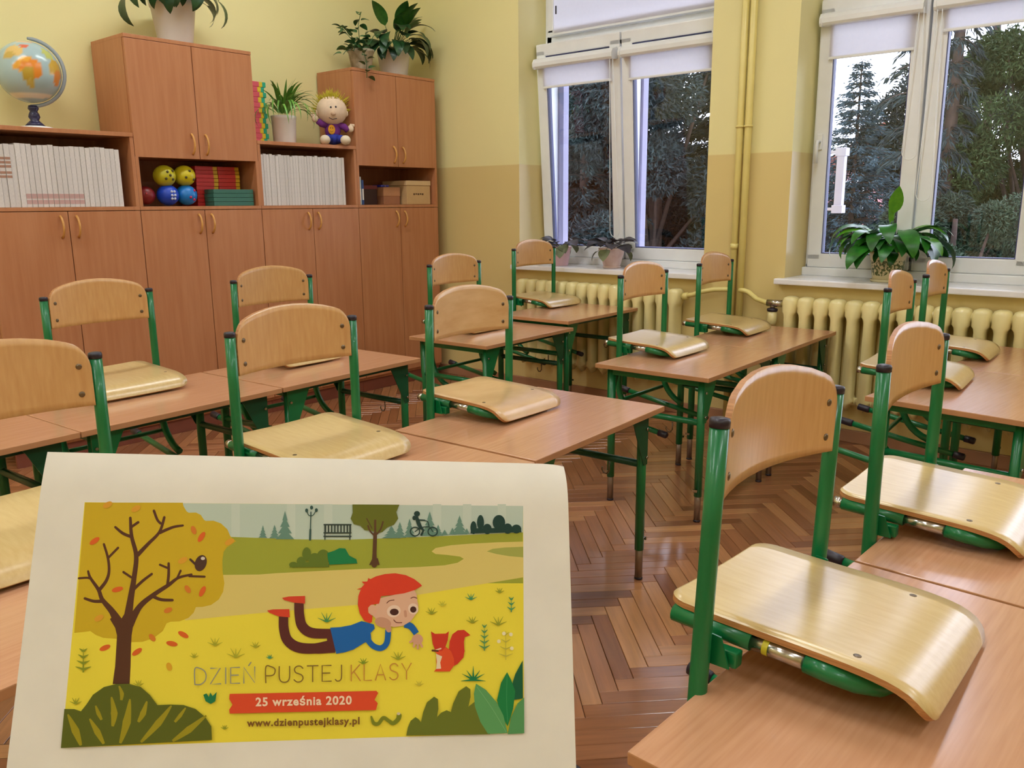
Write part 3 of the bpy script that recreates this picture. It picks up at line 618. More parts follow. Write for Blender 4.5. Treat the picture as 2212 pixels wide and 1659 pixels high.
sp = link('sphere', me, g, (0, 0, .262)); sp.rotation_euler = (0, 0, 0)
tl = math.radians(22); fv = Vector((.84, -.54, 0)); pts = []
for k in range(25):
    a = math.radians(90 - 14 - k * 180 / 24 + 10); pts.append(Vector((0, 0, .262)) + (fv * math.cos(a) + Vector((0, 0, 1)) * math.sin(a)) * .152)
MB().tube(pts, [.006] + [.0085] * 23 + [.006], 8).build('meridian_arm', mat('grey_meridian', (150, 160, 166), .4), g)
MB().lathe([(.085, 0), (.086, .008), (.07, .014), (.03, .02)], n=28).build('base', M_pot, g)
MB().lathe([(.045, .018), (.032, .032), (.018, .045), (.026, .06), (.022, .075), (.016, .085), (.024, .098), (.02, .112)], n=20).build('stem', mat('navy_stem', (40, 38, 74), .3), g)

# ---------------------------------------------------------------- plants
def leafmesh(name, m, stalk, blade, width, elev, droop, seg=9, sr=.0022, fold=.25, m2=None):
    """stalk and blade arching outwards along +X from the origin"""
    p = Vector((0, 0, 0)); a = elev; L = stalk + blade; n = seg * 2; path = [(p.copy(), a, 0)]
    for i in range(n):
        t = (i + 1) / n; a -= droop / n * (.4 + 1.2 * t); p = p + Vector((math.cos(a), 0, math.sin(a))) * (L / n); path.append((p.copy(), a, t))
    mb = MB(); ns = max(2, int(round(n * stalk / L)))
    if stalk > .01: mb.tube([q[0] for q in path[:ns + 1]], [sr * (1.2 - .4 * i / ns) for i in range(ns + 1)], 5, 0)
    bl = path[ns:]; k = len(bl); vs = []; fs = []
    for i, (q, aa, t) in enumerate(bl):
        s = i / (k - 1); wdt = width / 2 * (math.sin(math.pi * min(1, s ** .75)) ** .8 if 0 < s < 1 else 0.02); up = Vector((-math.sin(aa), 0, math.cos(aa)))
        for sgn in (-1, 0, 1):
            e = q + Vector((0, sgn * wdt, 0)) + up * (abs(sgn) * wdt * fold); vs.append(e)
    for i in range(k - 1):
        for j in range(2): b = i * 3 + j; fs.append((b, b + 1, b + 4, b + 3))
    N = len(vs); off = .0006
    vs2 = [Vector(v) - Vector((0, 0, off)) for v in vs]
    mb.add(vs + vs2, fs + [tuple(N + i for i in reversed(f)) for f in fs], 0, True)
    return mb.mesh(name, m)
def leafmat(name, rgb, rgb2, rough=.35): return mat(name, rgb, rough, .5, rgb2=rgb2, nscale=30, vary=.25)
def pot(root, h, r0, r1, m, rim=.006, saucer=0.):
    pm = MB().lathe([(r0 * .96, 0), (r0, .004), (r1 - (r1 - r0) * .12, h * .86), (r1 + rim * .3, h * .87), (r1 + rim, h * .985), (r1 + rim * .6, h), (r1 - .004, h * .995), (r1 - .008, h * .93)], n=32, caps=True)
    pm.build('pot', m, root); MB().lathe([(.001, h * .90), (r1 * .5, h * .915), (r1 - .007, h * .905), (r1 - .007, h * .90)], n=20).build('soil', M_soil, root)
    if saucer: MB().lathe([(r0 + saucer * .5, -.0), (r0 + saucer, .012), (r0 + saucer - .004, .013), (r0, .004)], n=28).build('saucer', m, root)
def place(root, meshes, n, h, spread=.02, rot0=0, sc=(.8, 1.15), el=.25, azs=None, seed=1, wall=0):
    rd = random.Random(seed)
    for i in range(n):
        az = (rot0 + i * 2.399963) if azs is None else azs[i % len(azs)] + rd.uniform(-.12, .12)
        s = rd.uniform(*sc)
        if wall and math.sin(az) > .1: az = -az
        if wall and abs(math.sin(az)) < .25 and wall > 1: s *= .9
        link('leaf', rd.choice(meshes), root, (spread * math.cos(az) * rd.random(), spread * math.sin(az) * rd.random(), h), (rd.uniform(-.25, .25), rd.uniform(-el, el), az), s)
# big lily on the right sill
LG = leafmat('lily_leaf_green', (48, 128, 34), (26, 84, 30)); LG2 = leafmat('young_leaf_green', (104, 164, 40), (70, 140, 34))
p = tag(empty('potted_plant', (4.385, 1.255, ZS + .001)), 'peace lily in a patterned cream pot on the right window sill', 'plant')
def patterned():
    m = mat('patterned_ceramic', (226, 214, 170), .35, .5); nt = m.node_tree; b = nt.nodes['Principled BSDF']; tc = nt.nodes.new('ShaderNodeTexCoord'); vo = nt.nodes.new('ShaderNodeTexNoise'); vo.inputs['Scale'].default_value = 85; vo.inputs['Detail'].default_value = 3; rp = nt.nodes.new('ShaderNodeValToRGB')
    rp.color_ramp.elements[0].position = .47; rp.color_ramp.elements[1].position = .53; rp.color_ramp.elements[0].color = (*srgb((230, 218, 176)), 1); rp.color_ramp.elements[1].color = (*srgb((92, 104, 52)), 1)
    sx = nt.nodes.new('ShaderNodeSeparateXYZ'); nt.links.new(tc.outputs['Object'], sx.inputs[0])
    mr = nt.nodes.new('ShaderNodeMapRange'); mr.inputs[1].default_value = .125; mr.inputs[2].default_value = .105; nt.links.new(sx.outputs[2], mr.inputs[0])
    m2_ = nt.nodes.new('ShaderNodeMapRange'); m2_.inputs[1].default_value = .02; m2_.inputs[2].default_value = .035; nt.links.new(sx.outputs[2], m2_.inputs[0])
    mu = nt.nodes.new('ShaderNodeMath'); mu.operation = 'MULTIPLY'; nt.links.new(mr.outputs[0], mu.inputs[0]); nt.links.new(m2_.outputs[0], mu.inputs[1])
    mu2 = nt.nodes.new('ShaderNodeMath'); mu2.operation = 'MULTIPLY'; nt.links.new(mu.outputs[0], mu2.inputs[0]); nt.links.new(vo.outputs[0], mu2.inputs[1])
    nt.links.new(tc.outputs['Object'], vo.inputs[0]); nt.links.new(mu2.outputs[0], rp.inputs[0]); nt.links.new(rp.outputs[0], b.inputs['Base Color']); return m
M_pat = patterned()
pot(p, .150, .066, .086, M_pat, .004, .012)
mm = [leafmesh('leaf', LG, .13, .19, .085, rad(68), rad(135), fold=.12), leafmesh('leaf', LG, .17, .18, .075, rad(76), rad(160), fold=.12), leafmesh('leaf', LG, .10, .18, .08, rad(50), rad(120), fold=.12), leafmesh('leaf', LG2, .12, .17, .07, rad(62), rad(115), fold=.12), leafmesh('leaf', LG, .14, .19, .082, rad(60), rad(150), fold=.12)]
place(p, mm, 50, .13, .035, 0, (.8, 1.2), .25, seed=3); place(p, mm, 34, .13, .03, .7, (.5, .8), .35, seed=4)
link('leaf', leafmesh('leaf', LG2, .20, .14, .075, rad(86), rad(10), fold=.1), p, (0, 0, .13), (0, 0, 3.9), 1.0)
link('leaf', leafmesh('leaf', LG2, .16, .10, .05, rad(95), rad(15)), p, (0, .01, .13), (0, 0, 2.4), 1.0)
# violets on the left sill
VL = leafmat('violet_leaf', (70, 68, 70), (46, 34, 48), .5); VL2 = leafmat('violet_leaf_pale', (120, 130, 90), (96, 100, 66), .5)
M_pinkpot = mat('pink_pot', (246, 204, 212), .35, noise=.06); M_rosepot = mat('pale_rose_pot', (246, 226, 222), .35, rgb2=(216, 180, 168), nscale=14)
for (y, lab, pm, sd, n) in ((3.285, 'dark-leaved African violet in a pink pot, left on the left window sill', M_pinkpot, 5, 12), (2.885, 'dark-leaved African violet in a pale rose pot in the middle of the left window sill', M_rosepot, 8, 15)):
    p = tag(empty('potted_violet', (4.37, y, ZS + .001)), lab, 'plant')
    pot(p, .124, .050, .070 + (.012 if n > 12 else 0), pm, .003, .008 if n > 12 else 0)
    ms = [leafmesh('leaf', VL, .085, .085, .068, rad(32), rad(60), 5, fold=.2), leafmesh('leaf', VL, .06, .08, .064, rad(42), rad(60), 5, fold=.2), leafmesh('leaf', VL2, .08, .08, .066, rad(20), rad(95), 5, fold=.2)]
    place(p, ms, n + 7, .118, .015, .6, (1.0, 1.35), .2, seed=sd)
# plants on the cabinets
DG = leafmat('dark_leaf_green', (44, 84, 44), (28, 56, 34)); DG2 = leafmat('mid_leaf_green', (60, 110, 40), (36, 80, 34))
ZT2 = 2.0605
p = tag(empty('potted_plant', (2.435, 4.41, ZT2)), 'leafy plant in a white pot on the left upper cabinet, cut by top edge', 'plant')
pot(p, .225, .086, .116, M_pot)
mm = [leafmesh('leaf', DG, .14, .17, .075, rad(60), rad(190), fold=.12), leafmesh('leaf', DG, .20, .17, .07, rad(50), rad(175), fold=.12), leafmesh('leaf', DG2, .11, .15, .07, rad(75), rad(120), fold=.12)]
place(p, mm, 34, .205, .05, .3, (.8, 1.25), .2, seed=11, wall=1)
p = tag(empty('potted_plant', (3.99, 4.41, ZT2)), 'tall peace lily in a white pot on the right upper cabinet', 'plant')
pot(p, .165, .088, .108, M_pot, .003, .006)
mm = [leafmesh('leaf', DG, .17, .21, .095, rad(62), rad(150), fold=.12), leafmesh('leaf', DG, .14, .20, .10, rad(45), rad(130), fold=.12), leafmesh('leaf', DG, .20, .19, .09, rad(74), rad(120), fold=.12), leafmesh('leaf', DG2, .18, .18, .085, rad(84), rad(60), fold=.12)]
place(p, mm, 42, .15, .035, .9, (.75, 1.05), .18, seed=21, wall=1)
p = tag(empty('potted_plant', (3.665, 4.36, ZT2)), 'small-leaved plant in a marbled pot trailing over the right upper cabinet', 'plant')
pot(p, .135, .062, .082, mat('marbled_pot', (206, 200, 180), .4, rgb2=(126, 116, 88), nscale=18, noise=.3))
SL = leafmat('small_leaf_green', (62, 112, 62), (36, 76, 46)); sm_ = [leafmesh('leaf', SL, .008, .065, .036, rad(20), rad(40), 5), leafmesh('leaf', SL, .008, .055, .032, rad(40), rad(50), 5)]
rd = random.Random(5)
stems = [((0, 0, .12), (-.02, -.01, .28), (.0, -.02, .36)), ((.0, 0, .12), (-.09, -.02, .21), (-.15, -.03, .24)), ((0, 0, .12), (-.08, -.05, .15), (-.14, -.10, .10)), ((0, 0, .12), (-.06, -.09, .13), (-.09, -.158, .04), (-.10, -.168, -.06)), ((0, 0, .12), (-.12, -.02, .13), (-.19, -.06, .08)), ((0, 0, .12), (.04, -.05, .18), (.06, -.06, .22)), ((0, 0, .12), (-.05, .03, .2), (-.1, .05, .26))]
for st in stems:
    sv = [Vector(q) for q in st]; MB().tube(sv, .0022, 5).build('stem', SL, p)
    for a, b in zip(sv, sv[1:]):
        for k in range(5): q = a.lerp(b, (k + .5) / 5); link('leaf', rd.choice(sm_), p, q, (rd.uniform(-.5, .5), rd.uniform(-.4, .4), rd.uniform(0, 6.28)), rd.uniform(.8, 1.2))
p = tag(empty('potted_plant', (3.085, 4.41, 1.5895)), 'spider plant with thin arching leaves in a white cylinder pot', 'plant')
pot(p, .165, .066, .074, M_pot, .002)
SG = leafmat('spider_leaf_green', (124, 176, 76), (74, 134, 54))
mm = [leafmesh('leaf', SG, .005, .30, .018, rad(84), rad(110), 8), leafmesh('leaf', SG, .005, .28, .020, rad(78), rad(70), 8), leafmesh('leaf', SG, .005, .26, .020, rad(88), rad(35), 8), leafmesh('leaf', SG, .005, .34, .014, rad(64), rad(170), 8)]
place(p, mm, 64, .150, .03, .2, (.65, 1.0), .2, seed=31, wall=1)


# rag doll ----------------------------------------------------------
d = tag(empty('rag_doll', (3.375, 4.315, 1.5895), rad(-30)), 'seated rag doll with yellow hair, purple shirt and blue shorts on the right shelf unit', 'doll')
M_skin = mat('doll_skin', (232, 206, 178), .8, noise=.05, nscale=40); M_hair = mat('yellow_yarn', (206, 190, 50), .9, noise=.2, nscale=60); M_purple = mat('purple_cloth', (116, 44, 132), .85, noise=.1, nscale=40); M_blue = mat('blue_cloth', (40, 56, 160), .85, noise=.1)
M_cream = mat('cream_cloth', (232, 216, 190), .85, noise=.05); M_ink = mat('dark_stitch', (50, 40, 50), .8)
MB().ball((0, 0, .210), (.094, .086, .088), 24).build('head', M_skin, d)
hb = MB(); rd = random.Random(9)
for k in range(260):
    a = rd.uniform(0, 6.283); e = rd.uniform(-.15, 1.5); dv = Vector((math.cos(a) * math.cos(e), math.sin(a) * math.cos(e), math.sin(e)))
    if dv.y < -.18 and e < .75: continue
    q = Vector((0, .008, .207)) + Vector((dv.x * .086, dv.y * .08, dv.z * .078)); ln = rd.uniform(.025, .06); t = dv * ln + Vector((rd.uniform(-.012, .012), 0, rd.uniform(-.005, .012)))
    hb.tube([q, q + t * .5, q + t], [.003, .0024, .0008], 4)
tag(hb.build('hair', M_hair, d), kind='stuff')
hd = MB(); hd.ball((0, .026, .216), (.088, .074, .084), 20); hd.build('hair_cap', M_hair, d)
MB().ball((-.004, -.086, .185), (.016, .014, .013), 12).build('nose', mat('doll_nose', (214, 180, 150), .8), d)
for x_, z_ in ((-.018, .222), (.012, .225)):
    MB().ball((x_, -.074, z_), (.015, .009, .017), 12).build('eye', M_cream, d); MB().ball((x_ + .002, -.082, z_), (.006, .004, .007), 8).build('pupil', M_ink, d)
MB().tube([(-.03, -.076, .163), (-.01, -.080, .152), (.018, -.077, .158)], .0022, 6).build('mouth', M_ink, d)
for sx in (-1, 1): MB().ball((sx * .088, -.005, .195), (.012, .014, .02), 10).build('ear', M_skin, d)
MB().ball((0, 0, .095), (.05, .04, .062), 18).build('shirt', M_purple, d)
MB().ball((-.012, -.0385, .095), (.022, .006, .030), 14).build('shirt_emblem', mat('orange_patch', (230, 160, 30), .8), d)
for x_ in (-.019, -.006): MB().ball((x_, -.0445, .104), (.0025, .001, .004), 6).build('emblem_stitch', M_ink, d)
MB().tube([(-.024, -.0425, .088), (-.013, -.0448, .080), (-.001, -.0425, .088)], .0012, 6).build('emblem_stitch', M_ink, d)
for sx, hz in ((-1, .155), (1, .10)):
    MB().tube([(sx * .038, -.005, .125), (sx * .07, -.015, .13 if sx < 0 else .115), (sx * .092, -.02, hz - .008)], [.022, .020, .019], 12).build('sleeve', M_purple, d)
    hn = MB().ball((sx * .108, -.022, hz + .004), (.020, .017, .022), 14); 
    for q in (-1, 0, 1): hn.ball((sx * .118 + q * .009, -.024, hz + .024), (.007, .007, .010), 8)
    hn.build('hand', M_skin, d)
MB().ball((0, -.008, .042), (.05, .045, .036), 16).build('shorts', M_blue, d)
for sx in (-1, 1):
    MB().tube([(sx * .022, -.02, .035), (sx * .04, -.055, .04), (sx * .05, -.075, .036)], [.026, .024, .022], 12).build('shorts_leg', M_blue, d)
    MB().ball((sx * .062, -.092, .030), (.032, .040, .029), 14).build('foot', M_cream, d)

# ---------------------------------------------------------------- outside
ZG = -3.6
M_grass = mat('lawn', (58, 82, 40), .9, noise=.3, nscale=1.5)
tag(MB().box((XW + .5, -40, ZG - .2), (70, 60, ZG)).build('ground', M_grass), kind='structure')
M_bark = mat('bark', (70, 52, 42), .9, noise=.3, nscale=12, bump=.4)
def folmat(name, a, b): return mat(name, a, .7, .2, rgb2=b, nscale=1.1, coords='Object')
F_blue, F_dark, F_green, F_mid = folmat('blue_spruce_needles', (70, 90, 96), (36, 52, 58)), folmat('dark_conifer_needles', (46, 60, 58), (28, 34, 38)), folmat('yellow_green_leaves', (66, 84, 44), (36, 50, 30)), folmat('green_leaves', (54, 68, 48), (32, 42, 36))
def foliage(root, pts, dirs, ln, wd, m, name='foliage'):
    """thin needle tufts: two crossed triangles per tuft, vectorised"""
    n = len(pts); d = dirs / (np.linalg.norm(dirs, axis=1, keepdims=True) + 1e-9)
    r = RNG.normal(size=(n, 3)); s = np.cross(d, r); s /= np.linalg.norm(s, axis=1, keepdims=True) + 1e-9; s2 = np.cross(d, s)
    L = (ln * RNG.uniform(.6, 1.3, (n, 1))); w_ = wd * RNG.uniform(.6, 1.2, (n, 1))
    a = pts; v = np.stack([a - s * w_ * .3, a + d * L * .45 + s * w_, a + d * L, a + d * L * .4 - s2 * w_], 1).reshape(-1, 3)
    f = (np.arange(n)[:, None] * 4 + np.array([[0, 1, 2]])).tolist() + (np.arange(n)[:, None] * 4 + np.array([[0, 2, 3]])).tolist()
    me = bpy.data.meshes.new(name); me.from_pydata(v.tolist(), [], f); me.materials.append(m); o = link(name, me, root); tag(o, kind='stuff'); return o
def conifer(x, y, h, rb, m, lab, dens=1., z0=.5, droop=.35, tuft=(.11, .02), cat='tree', pw=.85, add=.08):
    t = tag(empty('conifer', (x, y, ZG)), lab, cat, 'trees behind the windows')
    MB().tube([(0, 0, 0), (.05, 0, h * .5), (0, 0, h * .98)], [.024 * h ** .7, .015 * h ** .7, .01], 8).build('trunk', M_bark, t)
    bw_ = MB(); P_, D_ = [], []; z = z0; rd = random.Random(int(x * 100 + y)); lev = 0
    while z < h * .985:
        R_ = rb * (1 - z / h) ** pw * rd.uniform(.75, 1.15) + add; nb = max(4, int(7 * dens))
        for k in range(nb):
            az = 6.283 * (k + rd.random()) / nb; R2 = R_ * rd.uniform(.7, 1.1); pr = Vector((0, 0, z)); a = rd.uniform(.1, .3)
            N = 5; pts = [pr]
            for i in range(N): a -= droop / N; pr = pr + Vector((math.cos(az) * math.cos(a), math.sin(az) * math.cos(a), math.sin(a))) * (R2 / N); pts.append(pr)
            bw_.tube(pts, [.018, .014, .010, .008, .005, .002], 3)
            ns = int(R2 * 34 * dens) + 4
            for i in range(ns):
                s = (.12 + .88 * (i + rd.random()) / ns) * N; j = min(int(s), N - 1); q = pts[j].lerp(pts[j + 1], s - j); fw_ = (pts[j + 1] - pts[j]).normalized(); side = Vector((-math.sin(az), math.cos(az), 0)) * rd.choice((-1, 1))
                spr = R2 * .28 * (1.1 - s / N) * rd.random()
                q2 = q + side * spr + fw_ * spr * .4 - Vector((0, 0, spr * .35))
                for _ in range(3): P_.append(q2 + Vector((rd.gauss(0, .03), rd.gauss(0, .03), rd.gauss(0, .03)))); D_.append(fw_ + side * rd.uniform(.1, .9) + Vector((0, 0, rd.uniform(-.7, .2))))
        z += max(.16, h * .022) / dens ** .5; lev += 1
    tag(bw_.build('branch', M_bark, t), kind='stuff')
    foliage(t, np.array([tuple(q) for q in P_]), np.array([tuple(q) for q in D_]), tuft[0], tuft[1], m)
    return t
def broadleaf(x, y, h, rc, m, lab, n=26000, zc=None, tuft=(.15, .05), gaps=0.):
    t = tag(empty('leafy_tree', (x, y, ZG)), lab, 'tree', 'trees behind the windows')
    rd = np.random.default_rng(int(abs(x * 31 + y * 17))); zc = zc or h * .55
    cl = rd.normal(size=(46, 3)); cl /= np.linalg.norm(cl, axis=1, keepdims=True); cl *= rd.uniform(.35, 1, (46, 1)) ** .6; cl *= np.array([rc, rc, (h - 1) / 2]); cl[:, 2] += zc
    br = MB(); br.tube([(0, 0, 0), (.1, 0, zc * .6), (0, 0, h * .85)], [.16, .12, .03], 8)
    for c in cl[:30]: z = c[2] * rd.uniform(.4, .8); br.tube([(0, 0, z), tuple(np.array([c[0] * .5, c[1] * .5, (z + c[2]) / 2])), tuple(c)], [.05, .03, .01], 4)
    br.build('trunk', M_bark, t)
    idx = rd.integers(0, len(cl), n); sz = rd.uniform(.45, 1.0, len(cl))[idx][:, None]
    off = rd.normal(size=(n, 3)); off /= np.linalg.norm(off, axis=1, keepdims=True); off *= rd.uniform(.3, 1, (n, 1)) ** .5
    P_ = cl[idx] + off * sz * rc * .42 * np.array([1, 1, .8])
    foliage(t, P_, off + rd.normal(size=(n, 3)) * .8 - np.array([0, 0, .3]), tuft[0], tuft[1], m)
    return t
def gpos(u, dist, y=300):
    u = 1106 + (u - 1106) * 8370 / (9200 - y)
    a = FW + RX * ((u - 1106) / FPX); a = Vector((a.x, a.y, 0)).normalized(); return a.x * dist, a.y * dist
x, y = gpos(1853, 15.0); conifer(x, y, 7.15, 2.7, F_blue, 'blue spruce with a pointed top seen in the left pane of the right window', 1.25, tuft=(.09, .016), pw=1.05, add=.03)
x, y = gpos(1984, 13.0); conifer(x, y, 13.5, .95, F_dark, 'tall dark conifer behind the mullion of the right window', .6, droop=.95, tuft=(.16, .025))
x, y = gpos(2235, 16.0); broadleaf(x, y, 8.9, 1.5, F_green, 'yellow-green leafy tree seen in the right pane of the right window', 110000, tuft=(.09, .022))
x, y = gpos(2085, 12.5); broadleaf(x, y, 5.4, 1.1, F_mid, 'lower green bush tree at the bottom of the right window', 80000, tuft=(.07, .018))
x, y = gpos(2052, 15.0); conifer(x, y, 13.0, .8, F_dark, 'narrow dark conifer with hanging twigs beside the mullion of the right window', .8, droop=1.2, tuft=(.16, .02))
x, y = gpos(2130, 18.0); conifer(x, y, 12.0, .9, F_dark, 'sparse conifer with bare upper branches in the right window', .35, droop=.2, tuft=(.12, .02))
x, y = gpos(2330, 17.5); conifer(x, y, 12.5, 1.6, F_dark, 'dark conifer at the far right edge of the right window', 1.1, droop=.6)
x, y = gpos(1265, 15.0); conifer(x, y, 11.5, 1.7, F_dark, 'dark conifer behind the left pane of the left window', 1.0, droop=.8, tuft=(.14, .028))
x, y = gpos(1420, 15.0); broadleaf(x, y, 11.6, 2.0, F_dark, 'dense dark tree filling the right pane of the left window', 150000, tuft=(.11, .03))
x, y = gpos(1150, 17.0); broadleaf(x, y, 9.0, 1.7, F_dark, 'dark leafy tree at the left margin of the left window', 70000, tuft=(.11, .028))
x, y = gpos(1585, 16.0); conifer(x, y, 11.5, 1.8, F_dark, 'dark conifer behind the right edge of the left window', 1.2, droop=.5, tuft=(.14, .028))
x, y = gpos(1330, 20.0); broadleaf(x, y, 6.9, 2.2, F_mid, 'green tree mass low behind the left window', 80000, tuft=(.13, .035))
x, y = gpos(1725, 21.0); broadleaf(x, y, 6.0, 1.9, F_mid, 'green tree mass low behind the right window, left part', 50000, tuft=(.13, .035))
x, y = gpos(2080, 21.0); broadleaf(x, y, 7.7, 2.6, F_dark, 'dark tree mass low behind the right window, right part', 80000, tuft=(.13, .035))
x, y = gpos(1475, 24.0); broadleaf(x, y, 7.5, 2.6, F_dark, 'dark tree mass low behind the right pane of the left window', 80000, tuft=(.13, .035))
# pink house between the trees
hx, hy = gpos(1912, 30.0)
h = tag(empty('house', (hx, hy, ZG), math.atan2(hy, hx)), 'pink house with red roof glimpsed between the trees', 'house')
M_hw = mat('pink_render', (206, 150, 152), .8, noise=.06); M_roof = mat('red_roof_tiles', (160, 92, 74), .8, noise=.15, nscale=6)
MB().box((0, -1.7, 0), (5, 1.7, 5.9)).build('wall', M_hw, h)
MB().prism([(-2.0, 5.9), (2.0, 5.9), (0, 7.3)], 0, -.3, 5.3).build('roof', M_roof, h)
for yy in (.9, -.6):
    for zz in (4.2, 1.6):
        f = MB(); ring(f, -.06, .02, yy - .45, yy + .45, zz, zz + 1.3, .08, c=0); f = f.build('window', M_white, h); MB().box((-.03, yy - .4, zz + .05), (-.02, yy + .4, zz + 1.25)).build('pane', mat('dark_pane', (60, 70, 90), .1), f)
# white bracketed bar outside the right window
M_white_ = M_white; M_white = M_lilac
r = tag(empty('wall_bar', (XF + .30, 1.69, 1.16)), 'white bracketed bar outside the right window at its left side', 'bar')
MB().box((-.022, -.022, .0), (.022, .022, .36), c=.004).build('bar', M_white, r)
for z in (.015, .33):
    MB().box((-.03, -.03, z - .015), (.03, .03, z + .03), c=.003).build('collar', M_white, r); MB().box((-.01, .02, z), (.01, .13, z + .016), c=.002).build('bracket_arm', M_white, r)
M_white = M_white_

# ---------------------------------------------------------------- printed poster held up in front
DQ = (1, 1.07822311, 1.02601445, 0.94779135); SC = .250 / .5381
PQ = [(183, 1085), (1130, 1093), (1132, 1583), (133, 1615)]
def rayw(u, v): return FW + RX * ((u - 1106) / FPX) - UPV * ((v - 829.5) / FPX)
Q = [rayw(*p) * d * SC for p, d in zip(PQ, DQ)]
ex = ((Q[1] - Q[0]) + (Q[2] - Q[3])).normalized(); ey0 = ((Q[0] - Q[3]) + (Q[1] - Q[2])).normalized(); nn = ex.cross(ey0).normalized(); ey = nn.cross(ex)
O = Q[3]; PO = Vector((0, 0, CAMZ)) + O
def pl(u, v):
    """printed-sheet coordinates (metres) of a point of the print"""
    r = rayw(u, v); t = O.dot(nn) / r.dot(nn); q = r * t - O; return q.dot(ex), q.dot(ey)
poster = tag(empty('poster'), 'white printed sheet with an autumn park picture, held up in the foreground', 'poster')
poster.matrix_world = Matrix.Translation(PO) @ Matrix((ex, ey, nn)).transposed().to_4x4()
sgn = 1 if nn.dot(FW) < 0 else -1
TLc, TRc, BLc, BRc = pl(98, 975), pl(1226, 1001), pl(9, 1700), pl(1247, 1700)
nx, ny = 40, 30; vs = []; fs = []
for j in range(ny + 1):
    t = j / ny
    for i in range(nx + 1):
        s = i / nx; xa = TLc[0] * (1 - t) + BLc[0] * t; ya = TLc[1] * (1 - t) + BLc[1] * t; xb = TRc[0] * (1 - t) + BRc[0] * t; yb = TRc[1] * (1 - t) + BRc[1] * t
        X_, Y_ = xa * (1 - s) + xb * s, ya * (1 - s) + yb * s; dt = max(0, .028 - t * .19) / .028; ds = max(0, s - .955) / .045
        z = -sgn * (.003 + .003 * s) * dt ** 2 - sgn * .0015 * ds ** 2
        if s > .95 and t < .08: k = (s - .95) / .05 * (1 - t / .08); Y_ -= .0012 * k * k; X_ -= .0006 * k * k; z -= sgn * .001 * k
        vs.append((X_, Y_, z))
for j in range(ny):
    for i in range(nx): a = j * (nx + 1) + i; fs.append((a, a + 1, a + nx + 2, a + nx + 1))
N = len(vs); vs2 = [(a, b, c - sgn * .00025) for a, b, c in vs]
MB().add(vs + vs2, fs + [tuple(N + q for q in reversed(f)) for f in fs], 0, True).build('paper_sheet', M_paper, poster)
ink = {}
def inkm(c):
    if c not in ink: ink[c] = mat('ink_%d_%d_%d' % c, c, .55, .3, noise=.02)
    return ink[c]
class Art:
    lay = 0
    def __init__(s, name, label=None): s.name = name; s.v = []; s.f = []; s.m = []; s.cols = []; s.label = label
    def _c(s, c):
        if c not in s.cols: s.cols.append(c)
        return s.cols.index(c)
    def poly(s, pts, c, up=True):
        if up: Art.lay += 1
        z = sgn * (.00006 + Art.lay * .0000025); n = len(s.v)
        P_ = [pl(*p) for p in pts]; s.v += [(a, b, z) for a, b in P_]
        from mathutils.geometry import tessellate_polygon
        for t in tessellate_polygon([[Vector((a, b, 0)) for a, b in P_]]): s.f.append(tuple(n + q for q in t)); s.m.append(s._c(c))
        return s
    def ell(s, x, y, rx, ry, c, rot=0, n=22):
        ca, sa = math.cos(rot), math.sin(rot); return s.poly([(x + rx * math.cos(2 * math.pi * k / n) * ca - ry * math.sin(2 * math.pi * k / n) * sa, y + rx * math.cos(2 * math.pi * k / n) * sa + ry * math.sin(2 * math.pi * k / n) * ca) for k in range(n)], c)
    def stroke(s, pts, w, c, smooth=True, cap=True):
        ws = list(w) if hasattr(w, '__len__') else [w] * len(pts)
        if smooth and len(pts) > 2:
            o = []; ow = []
            for i in range(len(pts) - 1):
                p0, p1, p2, p3 = pts[max(i - 1, 0)], pts[i], pts[i + 1], pts[min(i + 2, len(pts) - 1)]
                for k in range(6):
                    t = k / 6; o.append(tuple(.5 * (2 * p1[j] + (p2[j] - p0[j]) * t + (2 * p0[j] - 5 * p1[j] + 4 * p2[j] - p3[j]) * t * t + (3 * p1[j] - p0[j] - 3 * p2[j] + p3[j]) * t ** 3) for j in (0, 1))); ow.append(ws[i] * (1 - t) + ws[i + 1] * t)
            pts, ws = o + [pts[-1]], ow + [ws[-1]]
        Art.lay += 1; z = sgn * (.00006 + Art.lay * .0000025); ci = s._c(c); k = len(pts); L = []; R_ = []
        for i in range(k):
            a, b = pts[max(i - 1, 0)], pts[min(i + 1, k - 1)]; dx, dy = b[0] - a[0], b[1] - a[1]; l = math.hypot(dx, dy) or 1; h = ws[i] / 2
            L.append((pts[i][0] - dy / l * h, pts[i][1] + dx / l * h)); R_.append((pts[i][0] + dy / l * h, pts[i][1] - dx / l * h))
        n = len(s.v); s.v += [(*pl(*p), z) for p in L + R_]
        for i in range(k - 1): s.f.append((n + i, n + i + 1, n + k + i + 1, n + k + i)); s.m.append(ci)
        if cap:
            for q, wd in ((pts[0], ws[0]), (pts[-1], ws[-1])): s.ell(q[0], q[1], wd / 2, wd / 2, c, n=10)
        return s
    def build(s):
        me = bpy.data.meshes.new(s.name); me.from_pydata(s.v, [], s.f)
        for c in s.cols: me.materials.append(inkm(c))
        me.polygons.foreach_set('material_index', s.m); me.update(); o = link(s.name, me, poster)
        if s.label: o['label'] = s.label
        return o
A = lambda *q: [(120 + x / 4.254, 1060 + y / 4.254) for x, y in q]
B = lambda *q: [(540 + x / 3.568, 1060 + y / 3.568) for x, y in q]
C_ = lambda *q: [(120 + x / 4.254, 1380 + y / 4.254) for x, y in q]
D = lambda *q: [(640 + x / 4.254, 1380 + y / 4.254) for x, y in q]
YEL = (240, 222, 66)
bgd = Art('printed_background')
bgd.poly(PQ, YEL)
bgd.poly([(395, 1087), (1130, 1093), (1129.5, 1160), (480, 1175), (400, 1120)], (190, 206, 196))
